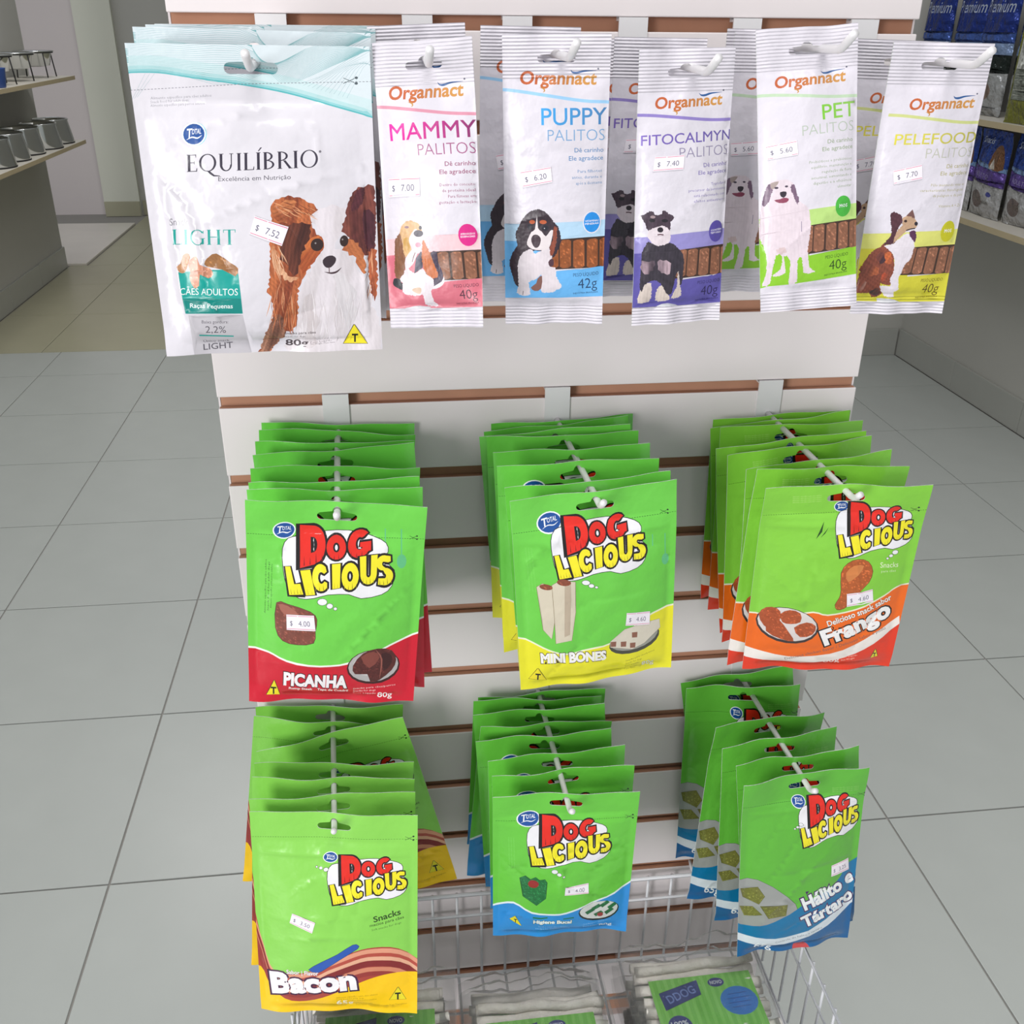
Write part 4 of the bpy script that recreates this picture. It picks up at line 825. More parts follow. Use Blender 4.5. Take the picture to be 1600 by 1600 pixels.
SACH = dict(
    mammy=dict(an=[(82, 463), (583, 494), (618, 1465), (185, 1475)], W=63.9, H=174.7, c=[(585, 68), (738, 58), (757, 510), (610, 513)], name='MAMMY', nx=.14, nh=82, c0=(232, 36, 160), c1=(120, 44, 96), pc=(158, 84, 128), tc=(144, 60, 101), stripe=(210, 142, 162), band=(226, 190, 196), foot=(206, 108, 124), dot=(212, 42, 132), dog=dog_mammy, g='40g', gc=(70, 30, 50),
               tx=['Dentro do conceito', 'de proteína ideal', 'Para fêmeas em', 'gestação e lactação'], dt=['AMINOÁCIDOS', 'ESSENCIAIS'], price='7.00', sq=(560, 20, 3.2, [(163, 912), (325, 905), (322, 812), (160, 818)])),
    puppy=dict(W=68, H=184.8, c=[(785, 55), (955, 50), (940, 505), (790, 505)], name='PUPPY', nx=.36, nh=82, c0=(60, 160, 226), c1=(70, 120, 170), pc=(120, 160, 200), tc=(82, 129, 177), stripe=(150, 196, 232), band=(176, 208, 232), foot=(104, 176, 232), dot=(38, 142, 224), dog=dog_puppy, g='42g', gc=(34, 60, 96),
               tx=['Para filhotes', 'antes, durante e', 'após a desmama'], dt=['VITAMINAS', 'MINERAIS'], price='6.20', sq=(560, 20, 3.2, [(822, 865), (968, 835), (960, 758), (808, 788)])),
    fito=dict(an=[(213, 530), (674, 558), (612, 1456), (203, 1478)], W=64.5, H=175.9, c=[(995, 75), (1150, 75), (1120, 500), (992, 508)], name='FITOCALMYN', nx=.02, nh=56, c0=(120, 96, 180), c1=(96, 84, 150), pc=(140, 132, 160), tc=(112, 98, 164), stripe=(140, 124, 190), band=(146, 138, 198), foot=(92, 84, 160), dot=(88, 76, 160), dog=dog_fito, g='40g', gc=(40, 30, 80),
              tx=['Triptofano', 'precursor da serotonina', 'está relacionado com', 'efeitos antiestresse'], dt=['CONTÉM', 'TRIPTOFANO'], price='7.40', sq=(930, 20, 3.2, [(275, 818), (420, 808), (428, 735), (285, 745)])),
    pet=dict(an=[(105, 425), (590, 424), (553, 1325), (120, 1368)], W=65.9, H=177.5, c=[(1180, 48), (1340, 35), (1335, 480), (1190, 485)], name='PET', nx=.63, nh=82, c0=(126, 196, 60), c1=(140, 190, 90), pc=(176, 186, 172), tc=(144, 159, 129), stripe=(184, 206, 176), band=(176, 208, 122), foot=(134, 192, 44), dot=(70, 172, 62), dog=dog_pet, g='40g', gc=(40, 66, 20),
             tx=['Probióticos e prebióticos', 'equilíbrio, manutenção e', 'regulação da flora', 'intestinal, aumentando a', 'digestão e a eficiência', 'alimentar'], dt=['MOS'], price='5.60', sq=(1150, 20, 3.2, [(150, 748), (288, 728), (284, 655), (140, 680)])),
    pele=dict(an=[(775, 515), (1210, 552), (1010, 1445), (600, 1440)], W=69.1, H=178.3, c=[(1395, 65), (1553, 68), (1470, 490), (1330, 490)], name='PELEFOOD', nx=.06, nh=60, c0=(216, 206, 80), c1=(176, 170, 80), pc=(184, 184, 170), tc=(168, 161, 111), stripe=(196, 202, 132), band=(210, 210, 112), foot=(204, 198, 58), dot=(194, 190, 30), dog=dog_pele, g='40g', gc=(90, 70, 20),
              tx=['Pêlo mantendo vivas as', 'características fisiológicas', 'da pelagem e da pele', '', 'Vitamina A + Zn'], dt=['MOS'], price='7.70', sq=(1150, 20, 3.2, [(768, 858), (905, 830), (903, 758), (765, 790)])),
)
PUP = [(785, 55), (955, 50), (940, 505), (790, 505)]
PA = [(722, 385), (1240, 438), (1205, 1415), (738, 1420)]
def art_sachet(k):
    K = SACH[k]; W, H = K['W'], K['H']; a = Art(W, H, (214, 209, 218), PUP).at(560, 20, 3.2); own = homog(K['c'], [(0, H), (W, H), (W, 0), (0, 0)])
    o, p, s_, q = K['sq']
    if 'an' in K: a.Hm = own @ homog([(560+x/3.2, 20+y/3.2) for x, y in PA], [(o+x/s_, p+y/s_) for x, y in K['an']])
    lay = a.Hm
    
    a.line([(700, 384), (800, 392), (950, 412), (1120, 434), (1270, 440)], 1.9, K['stripe'], 4)
    xl = lambda y: 722+(736-722)*(y-112)/1440.; xr = lambda y: 1262-(1262-1216)*(y-112)/1440.
    oc = grad((186, 92, 50), (196, 140, 70), (W*.3, 0), (W*.8, 0))
    a.text('Organnact', (806, 356), (1188, 352), 62, oc, .026, shear=.12, res=4); a.line([(1060, 282), (1070, 294), (1092, 296), (1130, 287), (1190, 284)], 1.3, (40, 84, 140), 4, True); a.ell((1198, 274), 5, 5, (90, 90, 110), n=8); a.line([(905, 372), (925, 378), (930, 388), (922, 396)], .9, (190, 140, 70), 3, True)
    x0 = xl(550)+K['nx']*(xr(550)-xl(550)); u0 = happly(lay, np.array([(x0, 550), (xr(550), 550)])/3.2+[560, 20])
    a.text(K['name'], (x0, 556), (xr(550)-6, 550), K['nh'], grad(K['c0'], K['c1'], u0[0], u0[1]), .006, res=4)
    a.text('PALITOS', (945, 634), (1230, 630), 56, K['pc'], -.012, res=3)
    a.text('Dê carinho', (1078, 690), (1224, 688), 22, K['tc'], .006, res=2); a.text('Ele agradece', (1050, 730), (1222, 727), 22, K['tc'], .006, res=2)
    for i, t in enumerate(K['tx']):
        if t: a.text(t, (1218-len(t)*9.6, 790+i*29), (1216, 788+i*29), 15, K['tc'], 0, res=1)
    a.poly([(690, 1056), (738, 1052), (1000, 1034), (1260, 1028), (1260, 1112), (1000, 1118), (690, 1140)], K['band'])
    a.poly([(690, 1138), (985, 1122), (985, 1280), (1260, 1260), (1260, 1412), (1000, 1420), (690, 1422)], K['foot'])
    a.poly([(930, 1124), (1000, 1118), (1260, 1112), (1260, 1262), (980, 1272), (930, 1272)], (64, 44, 36))
    for i, x in enumerate((938, 1000, 1067, 1135, 1200)): a.poly([(x+4, 1128), (x+20, 1122), (x+48, 1120), (x+60, 1127), (x+60, 1255), (x+46, 1264), (x+18, 1266), (x+4, 1258)], speckle((138, 92, 70) if k != 'puppy' else (150, 84, 46), .4))
    a.ell((1165, 1037), 46, 57, (228, 224, 232) if k == 'puppy' else K['dot']); a.ell((1165, 1037), 41, 51, K['dot'])
    for i, t in enumerate(K['dt']): a.text(t, (1130 if len(K['dt']) > 1 else 1142, 1036+i*14+(8 if len(K['dt']) == 1 else 0)), (1200 if len(K['dt']) > 1 else 1190, 1034+i*14+(8 if len(K['dt']) == 1 else 0)), 9 if len(K['dt']) > 1 else 18, (232, 228, 236), .02, res=1)
    a.text('PESO LÍQUIDO', (1072, 1310), (1199, 1304), 17, K['gc'], .0, res=2); a.text(K['g'], (1096, 1372), (1192, 1368), 50, K['gc'], -.006, res=3); a.text('INDÚSTRIA BRASILEIRA', (1072, 1401), (1196, 1394), 8, K['gc'], .01, res=1)
    a.Hm = own; K['dog'](a); o, p, s_, q = K['sq']; a.at(o, p, s_)
    return a, q, K['price']

# ------------------------------------------------------------------ hanging bags
R_ = math.radians
def to_uv(a, q): return a.m(np.array(q, float))
def make_kind(k, fn, hole, formargs, m, backcol, variants, sticker=True, rows=None, grid=4., pts=None):
    a, q, price = fn(); sq = to_uv(a, q); sh = a.sheet(hole, grid, rows, pts); bs = Art(a.W, a.H, backcol).sheet(hole, 4.5); out = []
    for i, fa in enumerate(variants):
        args = dict(formargs); args.update(fa); f = Form(a.W, a.H, **args)
        out.append((bag_mesh(k+'_body', f, sh, backcol, m, hole, bs), sticker_mesh(f, sq, price)))
    return out
def hang(name, meshes, pose, label, cat, group, lab_sticker=None):
    x, y, z, rx, ry, rz = pose
    e = empty(name, (x, y, z), (R_(rx), R_(ry), R_(rz))); tag(e, label, cat, group)
    link('printed_pouch', meshes[0], e)
    s = link('price_label', meshes[1], e); s['label'] = 'white price sticker with pink lines'
    return e
ORD = ['first', 'second', 'third', 'fourth', 'fifth', 'sixth', 'seventh', 'eighth', 'ninth']
def pile(k, name, meshes, front, backs, what, cat, group, gap=.0125, ymin=-.0125, yawk=.5):
    """front bag from its own pose, the rest behind it along the hook (listed from the wall outwards)"""
    n = len(backs); ys = []; y = front[1]
    for b in reversed(backs):
        y = min(y+.0, 9); yy = max(b[1], y+gap) if b[1] < y+gap else b[1]; ys.append(yy); y = yy
    ys = ys[::-1]
    for i in range(n):                                   # keep the last ones clear of the panel
        lim = ymin-i*.0125
        if ys[i] > lim: ys[i] = lim
    for i, b in enumerate(backs):
        hang(name, meshes[1+(i % (len(meshes)-1))], (b[0], ys[i], b[2], b[3], b[4], b[5]*yawk), '%s, %s from the slatted panel' % (what, ORD[i]), cat, group)
    hang(name, meshes[0], front, '%s, foremost on its hook' % what, cat, group)

DL = dict(head=27, foot=8, bf=11, bb=4, wave=1.8, creases=14, camp=1.5, edge=6)
BV = [dict(seed=21, bf=5, bb=3, wave=2.4), dict(seed=22, bf=5, bb=3, wave=2.8), dict(seed=23, bf=4.5, bb=3, wave=2.2)]
def dl(k, fn, W, H, seed, hy=12.5, green=GREEN, **fk):
    fa = dict(DL, zip_=H-(fk.get('head', 27)+9)); fa.update(fk)
    return make_kind(k, fn, slot(W/2, H-hy, 30, 6, 6.5), fa, M['film'], green, [dict(seed=seed)]+[dict(v, seed=v['seed']+seed) for v in BV])
pic = dl('pic', art_pic, 134, 184, 3)
pile('pic', 'treat_pouch', pic, (.108, -.165, .9287, .6, 5.3, .2),
     [(.1036, .0, .9307, 0, 2.8, .8), (.1037, -.0162, .9301, 0, 4.6, -.2), (.1024, -.0517, .9299, 0, 2.3, .9), (.1016, -.0683, .9293, 0, -2, 1.3), (.1049, -.1007, .9296, 0, 2.9, .8), (.1033, -.1258, .9275, 0, -1.6, -9), (.1053, -.1439, .9277, 0, 1.4, -2.8)],
     'green treat pouch with red base and steak picture', 'treat pouch', 'red-banded treat pouches on one hook')
mini = dl('mini', art_mini, 133, 183, 5, green=(80, 180, 50))
pile('mini', 'treat_pouch', mini, (.3041, -.165, .9273, 2.2, -3.7, 3.4),
     [(.3055, 0, .9274, 0, -.5, 8), (.2978, -.012, .9275, 0, -3.3, 6.6), (.2920, -.042, .931, 0, -4.3, -7.2), (.2976, -.055, .930, 0, -1.6, -7.3), (.2998, -.0879, .93, 0, -2.8, -6.7), (.3003, -.1104, .9299, 0, -2.1, -7.3), (.3028, -.1454, .9271, 0, -4.4, -3)],
     'green treat pouch with lemon base and mini bones', 'treat pouch', 'yellow-based mini bone pouches on one hook')
frango = dl('frango', art_frango, 131.4, 194.2, 7, green=(110, 180, 50), wave=2.2)
pile('frango', 'treat_pouch', frango, (.5086, -.165, .9242, 6.5, -2.2, -8.5),
     [(.5103, 0, .9262, 0, -2.1, -1.6), (.5047, -.0272, .9259, 0, -6, -1.8), (.5109, -.0393, .9261, 0, -2.1, -7.2), (.4956, -.0730, .9265, 0, -7, -10), (.5005, -.0868, .9249, 0, -4.6, 5.3), (.5058, -.1162, .9245, 0, -3.6, 8.7), (.5107, -.1300, .9243, 0, 1.2, -1)],
     'green treat pouch with orange base and chicken', 'treat pouch', 'orange-based chicken treat pouches on one hook')
bacon = dl('bacon', art_bacon, 147.8, 219.3, 9, hy=14, green=(110, 190, 56), head=31)
pile('bacon', 'treat_pouch', bacon, (.0837, -.165, .625, -8.5, 1.4, -6.7),
     [(.0740, 0, .6259, 0, 3.8, .2), (.0746, -.0367, .6250, 0, 9, -5.3), (.0753, -.0543, .6250, -2, -13, -3.1), (.0822, -.0995, .6253, -4, 4.6, -1), (.0824, -.1194, .6251, -5, 5.5, -2.6), (.0820, -.1406, .6247, -6, 1.9, -1)],
     'green treat pouch with golden base and bacon strips', 'treat pouch', 'bacon treat pouches on one hook')
hig = dl('hig', art_hig, 134.1, 196.4, 11, green=(80, 176, 44))
pile('hig', 'treat_pouch', hig, (.2917, -.165, .6258, 4.3, -.3, -3.3),
     [(.2917, -.0105, .6264, 0, .3, 2.1), (.2863, -.0264, .6262, 0, 2.6, 1.8), (.2838, -.0460, .6290, 0, -3.8, -5.5), (.2892, -.0625, .6259, 0, 4.7, 7.4), (.2834, -.0847, .6263, 0, -2.7, -1.4), (.2924, -.1100, .6257, 0, -.7, 6.5), (.2942, -.1320, .6260, 0, -1.2, -1.9)],
     'green treat pouch with blue base and green sticks', 'treat pouch', 'blue-based oral care pouches on one hook')
hal = dl('hal', art_hal, 119.6, 240.8, 13, hy=14, green=(70, 150, 36), head=31, wave=2.4)
pile('hal', 'treat_pouch', hal, (.5166, -.165, .6274, 1.1, -5.5, -.2),
     [(.5000, -.0150, .6334, 0, -10, -8), (.5018, -.0340, .6300, 0, -2, -12), (.5126, -.0811, .6268, 0, 1.3, 12), (.5125, -.1128, .6267, 0, -4.2, 10), (.5190, -.1420, .6271, 0, -8, -4.2)],
     'green treat pouch with teal base and grey plate', 'treat pouch', 'teal-based breath treat pouches on one hook')
EQ = [(195, 65), (575, 75), (600, 545), (262, 555)]
def equv(L): return happly(homog(EQ, [(0, 190.8), (144.3, 190.8), (144.3, 0), (0, 0)]), np.array([(180+x/2.964, 20+y/2.964) for x, y in L]))
RID = [(equv(smooth_line([(205, 740), (232, 840), (262, 960), (285, 1120), (312, 1290), (350, 1400), (385, 1480)], 9)), 1.7, 2.6), (equv(smooth_line([(232, 770), (330, 870), (390, 1010), (412, 1130), (420, 1230), (455, 1310), (485, 1400)], 9)), 1.6, 2.4),
       (equv(smooth_line([(1160, 610), (1140, 760), (1150, 900), (1172, 1080), (1160, 1220), (1175, 1370)], 9)), 1.8, 3.2), (equv(smooth_line([(915, 515), (935, 600), (955, 690)], 12)), 2.2, 1.4)]
rp = []
for pts_, w_, am_ in RID:
    for q_, n_ in zip(pts_, np.gradient(pts_, axis=0)):
        n_ = np.array([-n_[1], n_[0]])/np.linalg.norm(n_)
        for o_ in (-3.2, -2, -1.1, -.4, .4, 1.1, 2, 3.2): rp.append(q_+n_*o_)
equil = make_kind('equil', art_equil, slot(72, 190.8-13, 32, 6.5), dict(head=32, foot=9, bf=12, bb=6, wave=1.8, creases=16, camp=1.5, edge=7, zip_=147), M['film'], (214, 212, 216), [dict(seed=31, ridges=RID)]+[dict(seed=32+i, bf=5, bb=4, wave=2) for i in range(2)], pts=rp, grid=3.4)
pile('equil', 'snack_pouch', equil, (.0766, -.1649, 1.2374, -1.4, .5, 1.8),
     [(.0835, -.105, 1.2481, 0, 0, 0), (.0806, -.123, 1.2470, 0, .6, 0), (.0776, -.1430, 1.2453, -1, 1.0, 0)],
     'white and teal snack pouch with papillon dog', 'snack pouch', 'white papillon snack pouches on one hook')
SW = dict(mammy='white stick sachet with pink band and basset hound', puppy='white stick sachet with sky blue band and beagle', fito='white stick sachet with violet band and schnauzer',
          pet='white stick sachet with green band and fluffy dog', pele='white stick sachet with mustard band and collie')
SP = dict(mammy=((.1815, -.1649, 1.2405, -9.8, -4.1, -17.5), [(.1792, -.118, 1.2492, 0, -2.5, 0)]),
          puppy=((.2648, -.165, 1.2447, .8, -1.0, -7.7), [(.2558, -.112, 1.2486, 0, .6, 3)]),
          fito=((.3491, -.1649, 1.2371, -3.4, -1.2, 5.3), [(.3376, -.085, 1.2411, 0, 0, 0), (.3446, -.118, 1.2424, 0, .5, 0)]),
          pet=((.4266, -.1649, 1.25, -12.8, -4.0, -2.7), [(.4340, -.085, 1.2478, 0, .6, 0), (.4282, -.120, 1.2461, 0, .8, 0)]),
          pele=((.5211, -.1649, 1.2413, -2.1, .6, -1.0), [(.5164, -.118, 1.2419, 0, 1.5, 0)]))
for k in SACH:
    W, H = SACH[k]['W'], SACH[k]['H']
    ms = make_kind(k, lambda k=k: art_sachet(k), slot(W/2, H-14, 24, 4.5), dict(head=27, foot=15, bf=8, bb=4, wave=1.6, creases=9, camp=1.1, edge=1.5, pow_=.55), ribbed(H), (206, 207, 212),
                   [dict(seed=40+len(k))]+[dict(seed=50+len(k), bf=6, bb=3, wave=1.8)])
    pile(k, 'stick_sachet', ms, SP[k][0], SP[k][1], SW[k], 'treat sachet', 'slim sachets on the top row of hooks')

# ------------------------------------------------------------------ hooks
def hook(bx, gn, zb, tip, label, up=50., tl=.016):
    """plate clipped in groove gn at bx, rod from height zb to the tip point, end turned up"""
    z0 = gz(gn); e = empty('display_hook', (bx, 0, zb)); tag(e, label, 'hook', 'white display hooks on the slatted stand'); w = .0115
    pr = [(-.0018, .0050), (-.0018, -.0360), (0, -.0360), (0, .0022), (.0088, .0022), (.0088, .0105), (.0076, .0105), (.0076, .0038), (0, .0038), (0, .0050)]   # lip rises behind the slat above
    n = len(pr); V = [(x, y, z+z0-zb) for x in (-w, w) for y, z in pr]
    F = [(i, (i+1) % n, n+(i+1) % n, n+i) for i in range(n)]+[tuple(range(n))[::-1], tuple(range(n, 2*n))]
    link('plate', mesh('plate', V, F, M['hook']), e)
    d = Vector(tip)-Vector((bx, 0, zb)); dn = d.normalized(); P_ = [Vector((0, -.001, 0)), d-dn*.004]
    for k in range(1, 5):
        an = R_(up)*k/4; P_.append(P_[-1]+(dn*math.cos(an)+Vector((0, 0, 1))*math.sin(an))*.0028)
    P_.append(P_[-1]+(dn*math.cos(R_(up))+Vector((0, 0, 1))*math.sin(R_(up)))*(tl-.008))
    link('rod', tube_mesh('rod', P_, .0026, M['hook'], 12), e)
A_ = [(.0752, 1.2330, (.0780, -.186, 1.2255), 'the white papillon snack pouches'), (.1842, 1.2380, (.1835, -.196, 1.2285), 'the pink basset hound sachets'), (.2608, 1.2360, (.2690, -.192, 1.2320), 'the sky blue beagle sachets'),
      (.3517, 1.2300, (.3545, -.196, 1.2245), 'the violet schnauzer sachets'), (.4435, 1.2360, (.4370, -.198, 1.2375), 'the leaf green white-dog sachets'), (.5404, 1.2290, (.5270, -.198, 1.2290), 'the mustard yellow collie sachets')]
for bx, zb, tip, w in A_: hook(bx, 0, zb, tip, 'white wire hook on the stand carrying '+w, 27, .021)
for bx, n, zb, tip, w in ((.1017, 4, 0.9236, (.1075, -.175, .9195), 'the red-banded steak pouches'), (.3008, 4, 0.9236, (.3065, -.175, .9195), 'the yellow-based mini bone pouches'), (.5017, 4, 0.9225, (.5085, -.178, .9175), 'the orange-based chicken pouches'),
                      (.0759, 8, 0.6180, (.0838, -.176, .6150), 'the golden bacon pouches'), (.2889, 8, 0.6200, (.2930, -.178, .6175), 'the blue-based oral care pouches'), (.5109, 8, 0.6195, (.5180, -.177, .6175), 'the teal-based breath pouches')):
    hook(bx, n, zb, tip, 'white wire hook on the stand carrying '+w, 42, .013)

# ------------------------------------------------------------------ wire basket with rawhide packs
bk = empty('wire_basket', (.298, -.16, .205)); tag(bk, 'white wire basket hooked low on the slatted stand', 'basket')
bx0, bx1, by0, by1, bz0, bz1 = .024, .572, -.345, -.013, .208, .344
off = Vector((-.298, .16, -.205))
def wire(name, pts, r=.0016, closed=False): return link(name, tube_mesh(name, [Vector(p)+off for p in pts], r, M['chrome'], 8, closed), bk)
wire('rim_wire', [(bx0, by0, bz1), (bx1, by0, bz1), (bx1, by1, bz1), (bx0, by1, bz1)], .0027, True)
wire('middle_wire', [(bx0, by0, .310), (bx1, by0, .310), (bx1, by1, .310), (bx0, by1, .310)], .0019, True)
wire('base_wire', [(bx0, by0, bz0), (bx1, by0, bz0), (bx1, by1, bz0), (bx0, by1, bz0)], .0022, True)
vm = tube_mesh('upright_wire', [(0, 0, bz0-.0), (0, 0, bz1)], .0016, M['chrome'], 8)
fx = tube_mesh('floor_wire', [(0, by0, 0), (0, by1, 0)], .0016, M['chrome'], 8); fy = tube_mesh('floor_wire', [(bx0, 0, 0), (bx1, 0, 0)], .0016, M['chrome'], 8)
for i in range(20):
    x = bx0+.0035+i*.0285
    if x > bx1: break
    link('upright_wire', vm, bk, Vector((x, by1+.003, 0))+off); link('upright_wire', vm, bk, Vector((x, by0-.003, 0))+off); link('floor_wire', fx, bk, Vector((x, 0, bz0))+off)
for i in range(12):
    y = by1-.020-i*.0285
    if y < by0: break
    for x in (bx0-.003, bx1+.003): link('upright_wire', vm, bk, Vector((x, y, 0))+off)
    if i % 2: link('floor_wire', fy, bk, Vector((0, y, bz0-.003))+off)
for x in (.12, .30, .48): wire('panel_clip', [(x, by1, bz1), (x, -.004, bz1+.002), (x, .004, bz1+.006)], .002)

def art_card():
    a = Art(112, 150, (120, 196, 74), [(0, 0), (112, 0), (112, 150), (0, 150)]).at(0, 0, 1)
    for i in range(14): a.poly([(i*8, -1), (i*8+3.6, -1), (i*8+3.6, 151), (i*8, 151)], (134, 206, 90))
    a.poly([(8, 16), (52, 5), (52, 22), (10, 36)], (34, 50, 128), 0, .5, (20, 26, 70)); a.text('DDOG', (16, 29), (48, 19), 9, (110, 130, 200), .02)
    a.ell((72, 10), 9, 5.5, (54, 54, 130)); a.text('NOVO', (65.5, 12), (78.5, 12), 4.2, (220, 220, 236), .02, res=2)
    a.ell((20, 56), 13, 13, (50, 54, 138)); a.text('100%', (11, 55), (29, 54), 5, (226, 226, 240), .02, res=2); a.text('NATURAL', (10.5, 62), (29.5, 61), 4, (226, 226, 240), .02, res=2); a.poly([(12, 66), (20, 70), (14, 84), (8, 82)], (50, 54, 138)); a.poly([(28, 66), (20, 70), (27, 84), (33, 80)], (50, 54, 138))
    a.ell((90, 34), 20, 17, (34, 120, 206))
    for i in range(4): a.line([(77+abs(i-1.5)*2, 26+i*5.2), (103-abs(i-1.5)*2, 25+i*5.2)], .7, (20, 70, 150))
    a.poly([(36, 84), (80, 72), (86, 88), (40, 102)], (40, 48, 130))
    return a
csheet = art_card().sheet(None, 8.)
class Flat:
    W, H = 112, 150
def card_mesh():
    vv, ff, cc = csheet; n = len(vv); X = (vv[:, 0]-56)*.001; Y = (vv[:, 1])*.001
    V = np.concatenate([np.stack([X, Y, np.full(n, .0004)], 1), np.stack([X, Y, np.full(n, -.0004)], 1)])
    F = np.vstack([ff, ff[:, ::-1]+n]); C = np.concatenate([cc, np.full_like(cc, .6)])
    return colour_mesh('label_card', V, F, C, None, M['card'])
cardm = card_mesh(); cardm.polygons.foreach_set('use_smooth', [False]*len(cardm.polygons))
rr = random.Random(4); stickms = []
for i in range(4):
    L = .066; pts = [(-L+2*L*k/10, .0012*math.sin(k*1.3+i), .0010*math.cos(k*1.7+2*i)) for k in range(11)]
    m_ = tube_mesh('rawhide_stick', pts, .0052, M['raw'], 10)
    for v in m_.vertices: v.co.y *= 1+.12*math.sin(v.co.x*90+i); v.co.z *= 1+.1*math.sin(v.co.x*70+2*i)
    stickms.append(m_)
def film_mesh(seed, w=.158, l=.215, h=.027):
    r = random.Random(seed); nx, ny = 30, 40; V = []; F = []
    ph = [r.uniform(0, 6) for _ in range(6)]
    for top in (1, 0):
        for j in range(ny+1):
            for i in range(nx+1):
                s, t = i/nx, j/ny; e = min(1, 9*min(s, 1-s))**.6*min(1, 12*min(t, 1-t))**.6
                x = (s-.5)*w*(1+.02*math.sin(9*t+ph[0])); y = .022-t*l+.003*math.sin(13*s+ph[1])*(1-t)
                z = (h*e if top else -.0006)+(.0022*math.sin(31*s+ph[2]+3*t)*math.sin(23*t+ph[3])+.0012*math.sin(57*s+17*t+ph[4]))*(1 if top else .1)
                if t < .10: z += (.10-t)*.12*(1+.5*math.sin(7*s+ph[5]))
                V.append((x, y, z))
    k = (nx+1)*(ny+1)
    for j in range(ny):
        for i in range(nx):
            a = j*(nx+1)+i; q = (a, a+nx+1, a+nx+2, a+1); F.append(q); F.append(tuple(v+k for v in q[::-1]))
    return mesh('clear_bag', V, F, M['clear'], True)
fms = [film_mesh(s) for s in (1, 2, 3)]
def pack(loc, rot, label, i, full=True):
    e = empty('rawhide_pack', loc, rot); tag(e, label, 'treat pack', 'clear packs of rawhide sticks in the basket')
    for k in range(13): link('rawhide_stick', stickms[(k+i) % 4], e, (rr.uniform(-.003, .003), -.004-k*.0135, .0066), (0, 0, rr.uniform(-.03, .03)))
    for k in range(6): link('rawhide_stick', stickms[(k+i+1) % 4], e, (rr.uniform(-.005, .005), -.012-k*.027, .0150), (0, 0, rr.uniform(-.06, .06)))
    c = link('label_card', cardm, e, (.0, -.180, .0209)); c['label'] = 'green striped card with blue patches'
    link('clear_bag', fms[i % 3], e)
for i, (x, y, z, rz, w) in enumerate(((.450, -.108, .312, 1, 'in the basket below the teal-based pouches'), (.273, -.138, .310, .5, 'in the basket below the blue-based pouches'), (.110, -.114, .311, -1, 'in the basket below the golden-based pouches'))):
    pack((x, y, .3085), (R_(.6), 0, R_(rz)), 'topmost clear pack of rawhide sticks '+w, i)
    for j in range(3): pack((x+.003*(j % 2)-.001, -.090-.006*j, .2110+.0325*j), (0, 0, R_(rz*.5)), 'clear rawhide pack %s from the basket floor, %s' % (ORD[j], w), i+j+1)

# ------------------------------------------------------------------ right wall: shelves with pet food bags
def shelf(name, x0, x1, y0, y1, z, label, bra):
    e = empty(name, ((x0+x1)/2, (y0+y1)/2, z)); tag(e, label, 'shelf', 'wall shelves')
    cx, cy = (x0+x1)/2, (y0+y1)/2
    box('board', x0-cx, x1-cx, y0-cy, y1-cy, -.018, 0, M['shelfw'], e, .001); xe = x0 if bra > 0 else x1
    box('edge_band', xe-cx-(.0015 if bra > 0 else 0), xe-cx+(.0015 if bra < 0 else 0), y0-cy, y1-cy, -.018, 0, M['shelf'], e)
    for t in (.2, .8):
        y = y0+(y1-y0)*t-cy
        w = (x1 if bra > 0 else x0)-cx; d = -1 if bra > 0 else 1
        V = [(w, y-.006, -.018), (w, y+.006, -.018), (w+d*.16, y+.006, -.018), (w+d*.16, y-.006, -.018), (w, y-.006, -.07), (w, y+.006, -.07)]
        link('bracket', mesh('bracket', V, [(0, 1, 2, 3), (0, 4, 5, 1), (4, 3, 2, 5), (0, 3, 4), (1, 5, 2)], M['hook']), e)
shelf('wall_shelf', 2.03, 2.272, .9, 2.98, .985, 'wall shelf under the tall navy blue food bags', 1)
shelf('wall_shelf', 2.03, 2.272, .9, 2.98, .685, 'wall shelf under the blue and purple food bags', 1)
def art_navy(i):
    a = Art(190, 420, (24, 48, 128), [(0, 0), (190, 0), (190, 420), (0, 420)]).at(0, 0, 1)
    a.poly([(-5, 285), (195, 285), (195, 425), (-5, 425)], (168, 170, 172)); a.poly([(-5, 240), (195, 240), (195, 292), (-5, 292)], (26, 36, 34)); a.poly([(-5, 205), (195, 205), (195, 240), (-5, 240)], (130, 152, 190))
    a.poly([(-5, 175), (195, 175), (195, 206), (-5, 206)], (60, 88, 160)); a.text('Premium', (20, 118), (172, 118), 36, (190, 200, 220), .0, shear=.15); a.ell((95, 345), 46, 30, (140, 118, 110)); a.line([(20, 395), (170, 395)], 3, (110, 112, 116))
    return a
def art_purple(i):
    a = Art(180, 265, (34, 66, 150), [(0, 0), (180, 0), (180, 265), (0, 265)]).at(0, 0, 1)
    a.poly([(-5, 150), (185, 150), (185, 270), (-5, 270)], (172, 172, 174)); a.poly([(-5, 105), (185, 122), (185, 168), (-5, 150)], (88, 66, 140)); a.poly([(-5, 92), (185, 108), (185, 122), (-5, 105)], (120, 150, 196)); a.text('ADULTO', (40, 138), (120, 145), 14, (150, 140, 190), .0)
    a.poly([(105, 100), (118, 50), (140, 40), (160, 60), (170, 110), (135, 116)], fur((120, 84, 60), .3), 2); a.poly([(112, 112), (125, 80), (140, 112)], (200, 192, 184), 1); a.ell((70, 210), 32, 28, (110, 98, 96)); a.ell((135, 190), 10, 8, (70, 74, 140)); a.text('Snacks', (20, 40), (90, 40), 18, (190, 200, 222), .01)
    return a
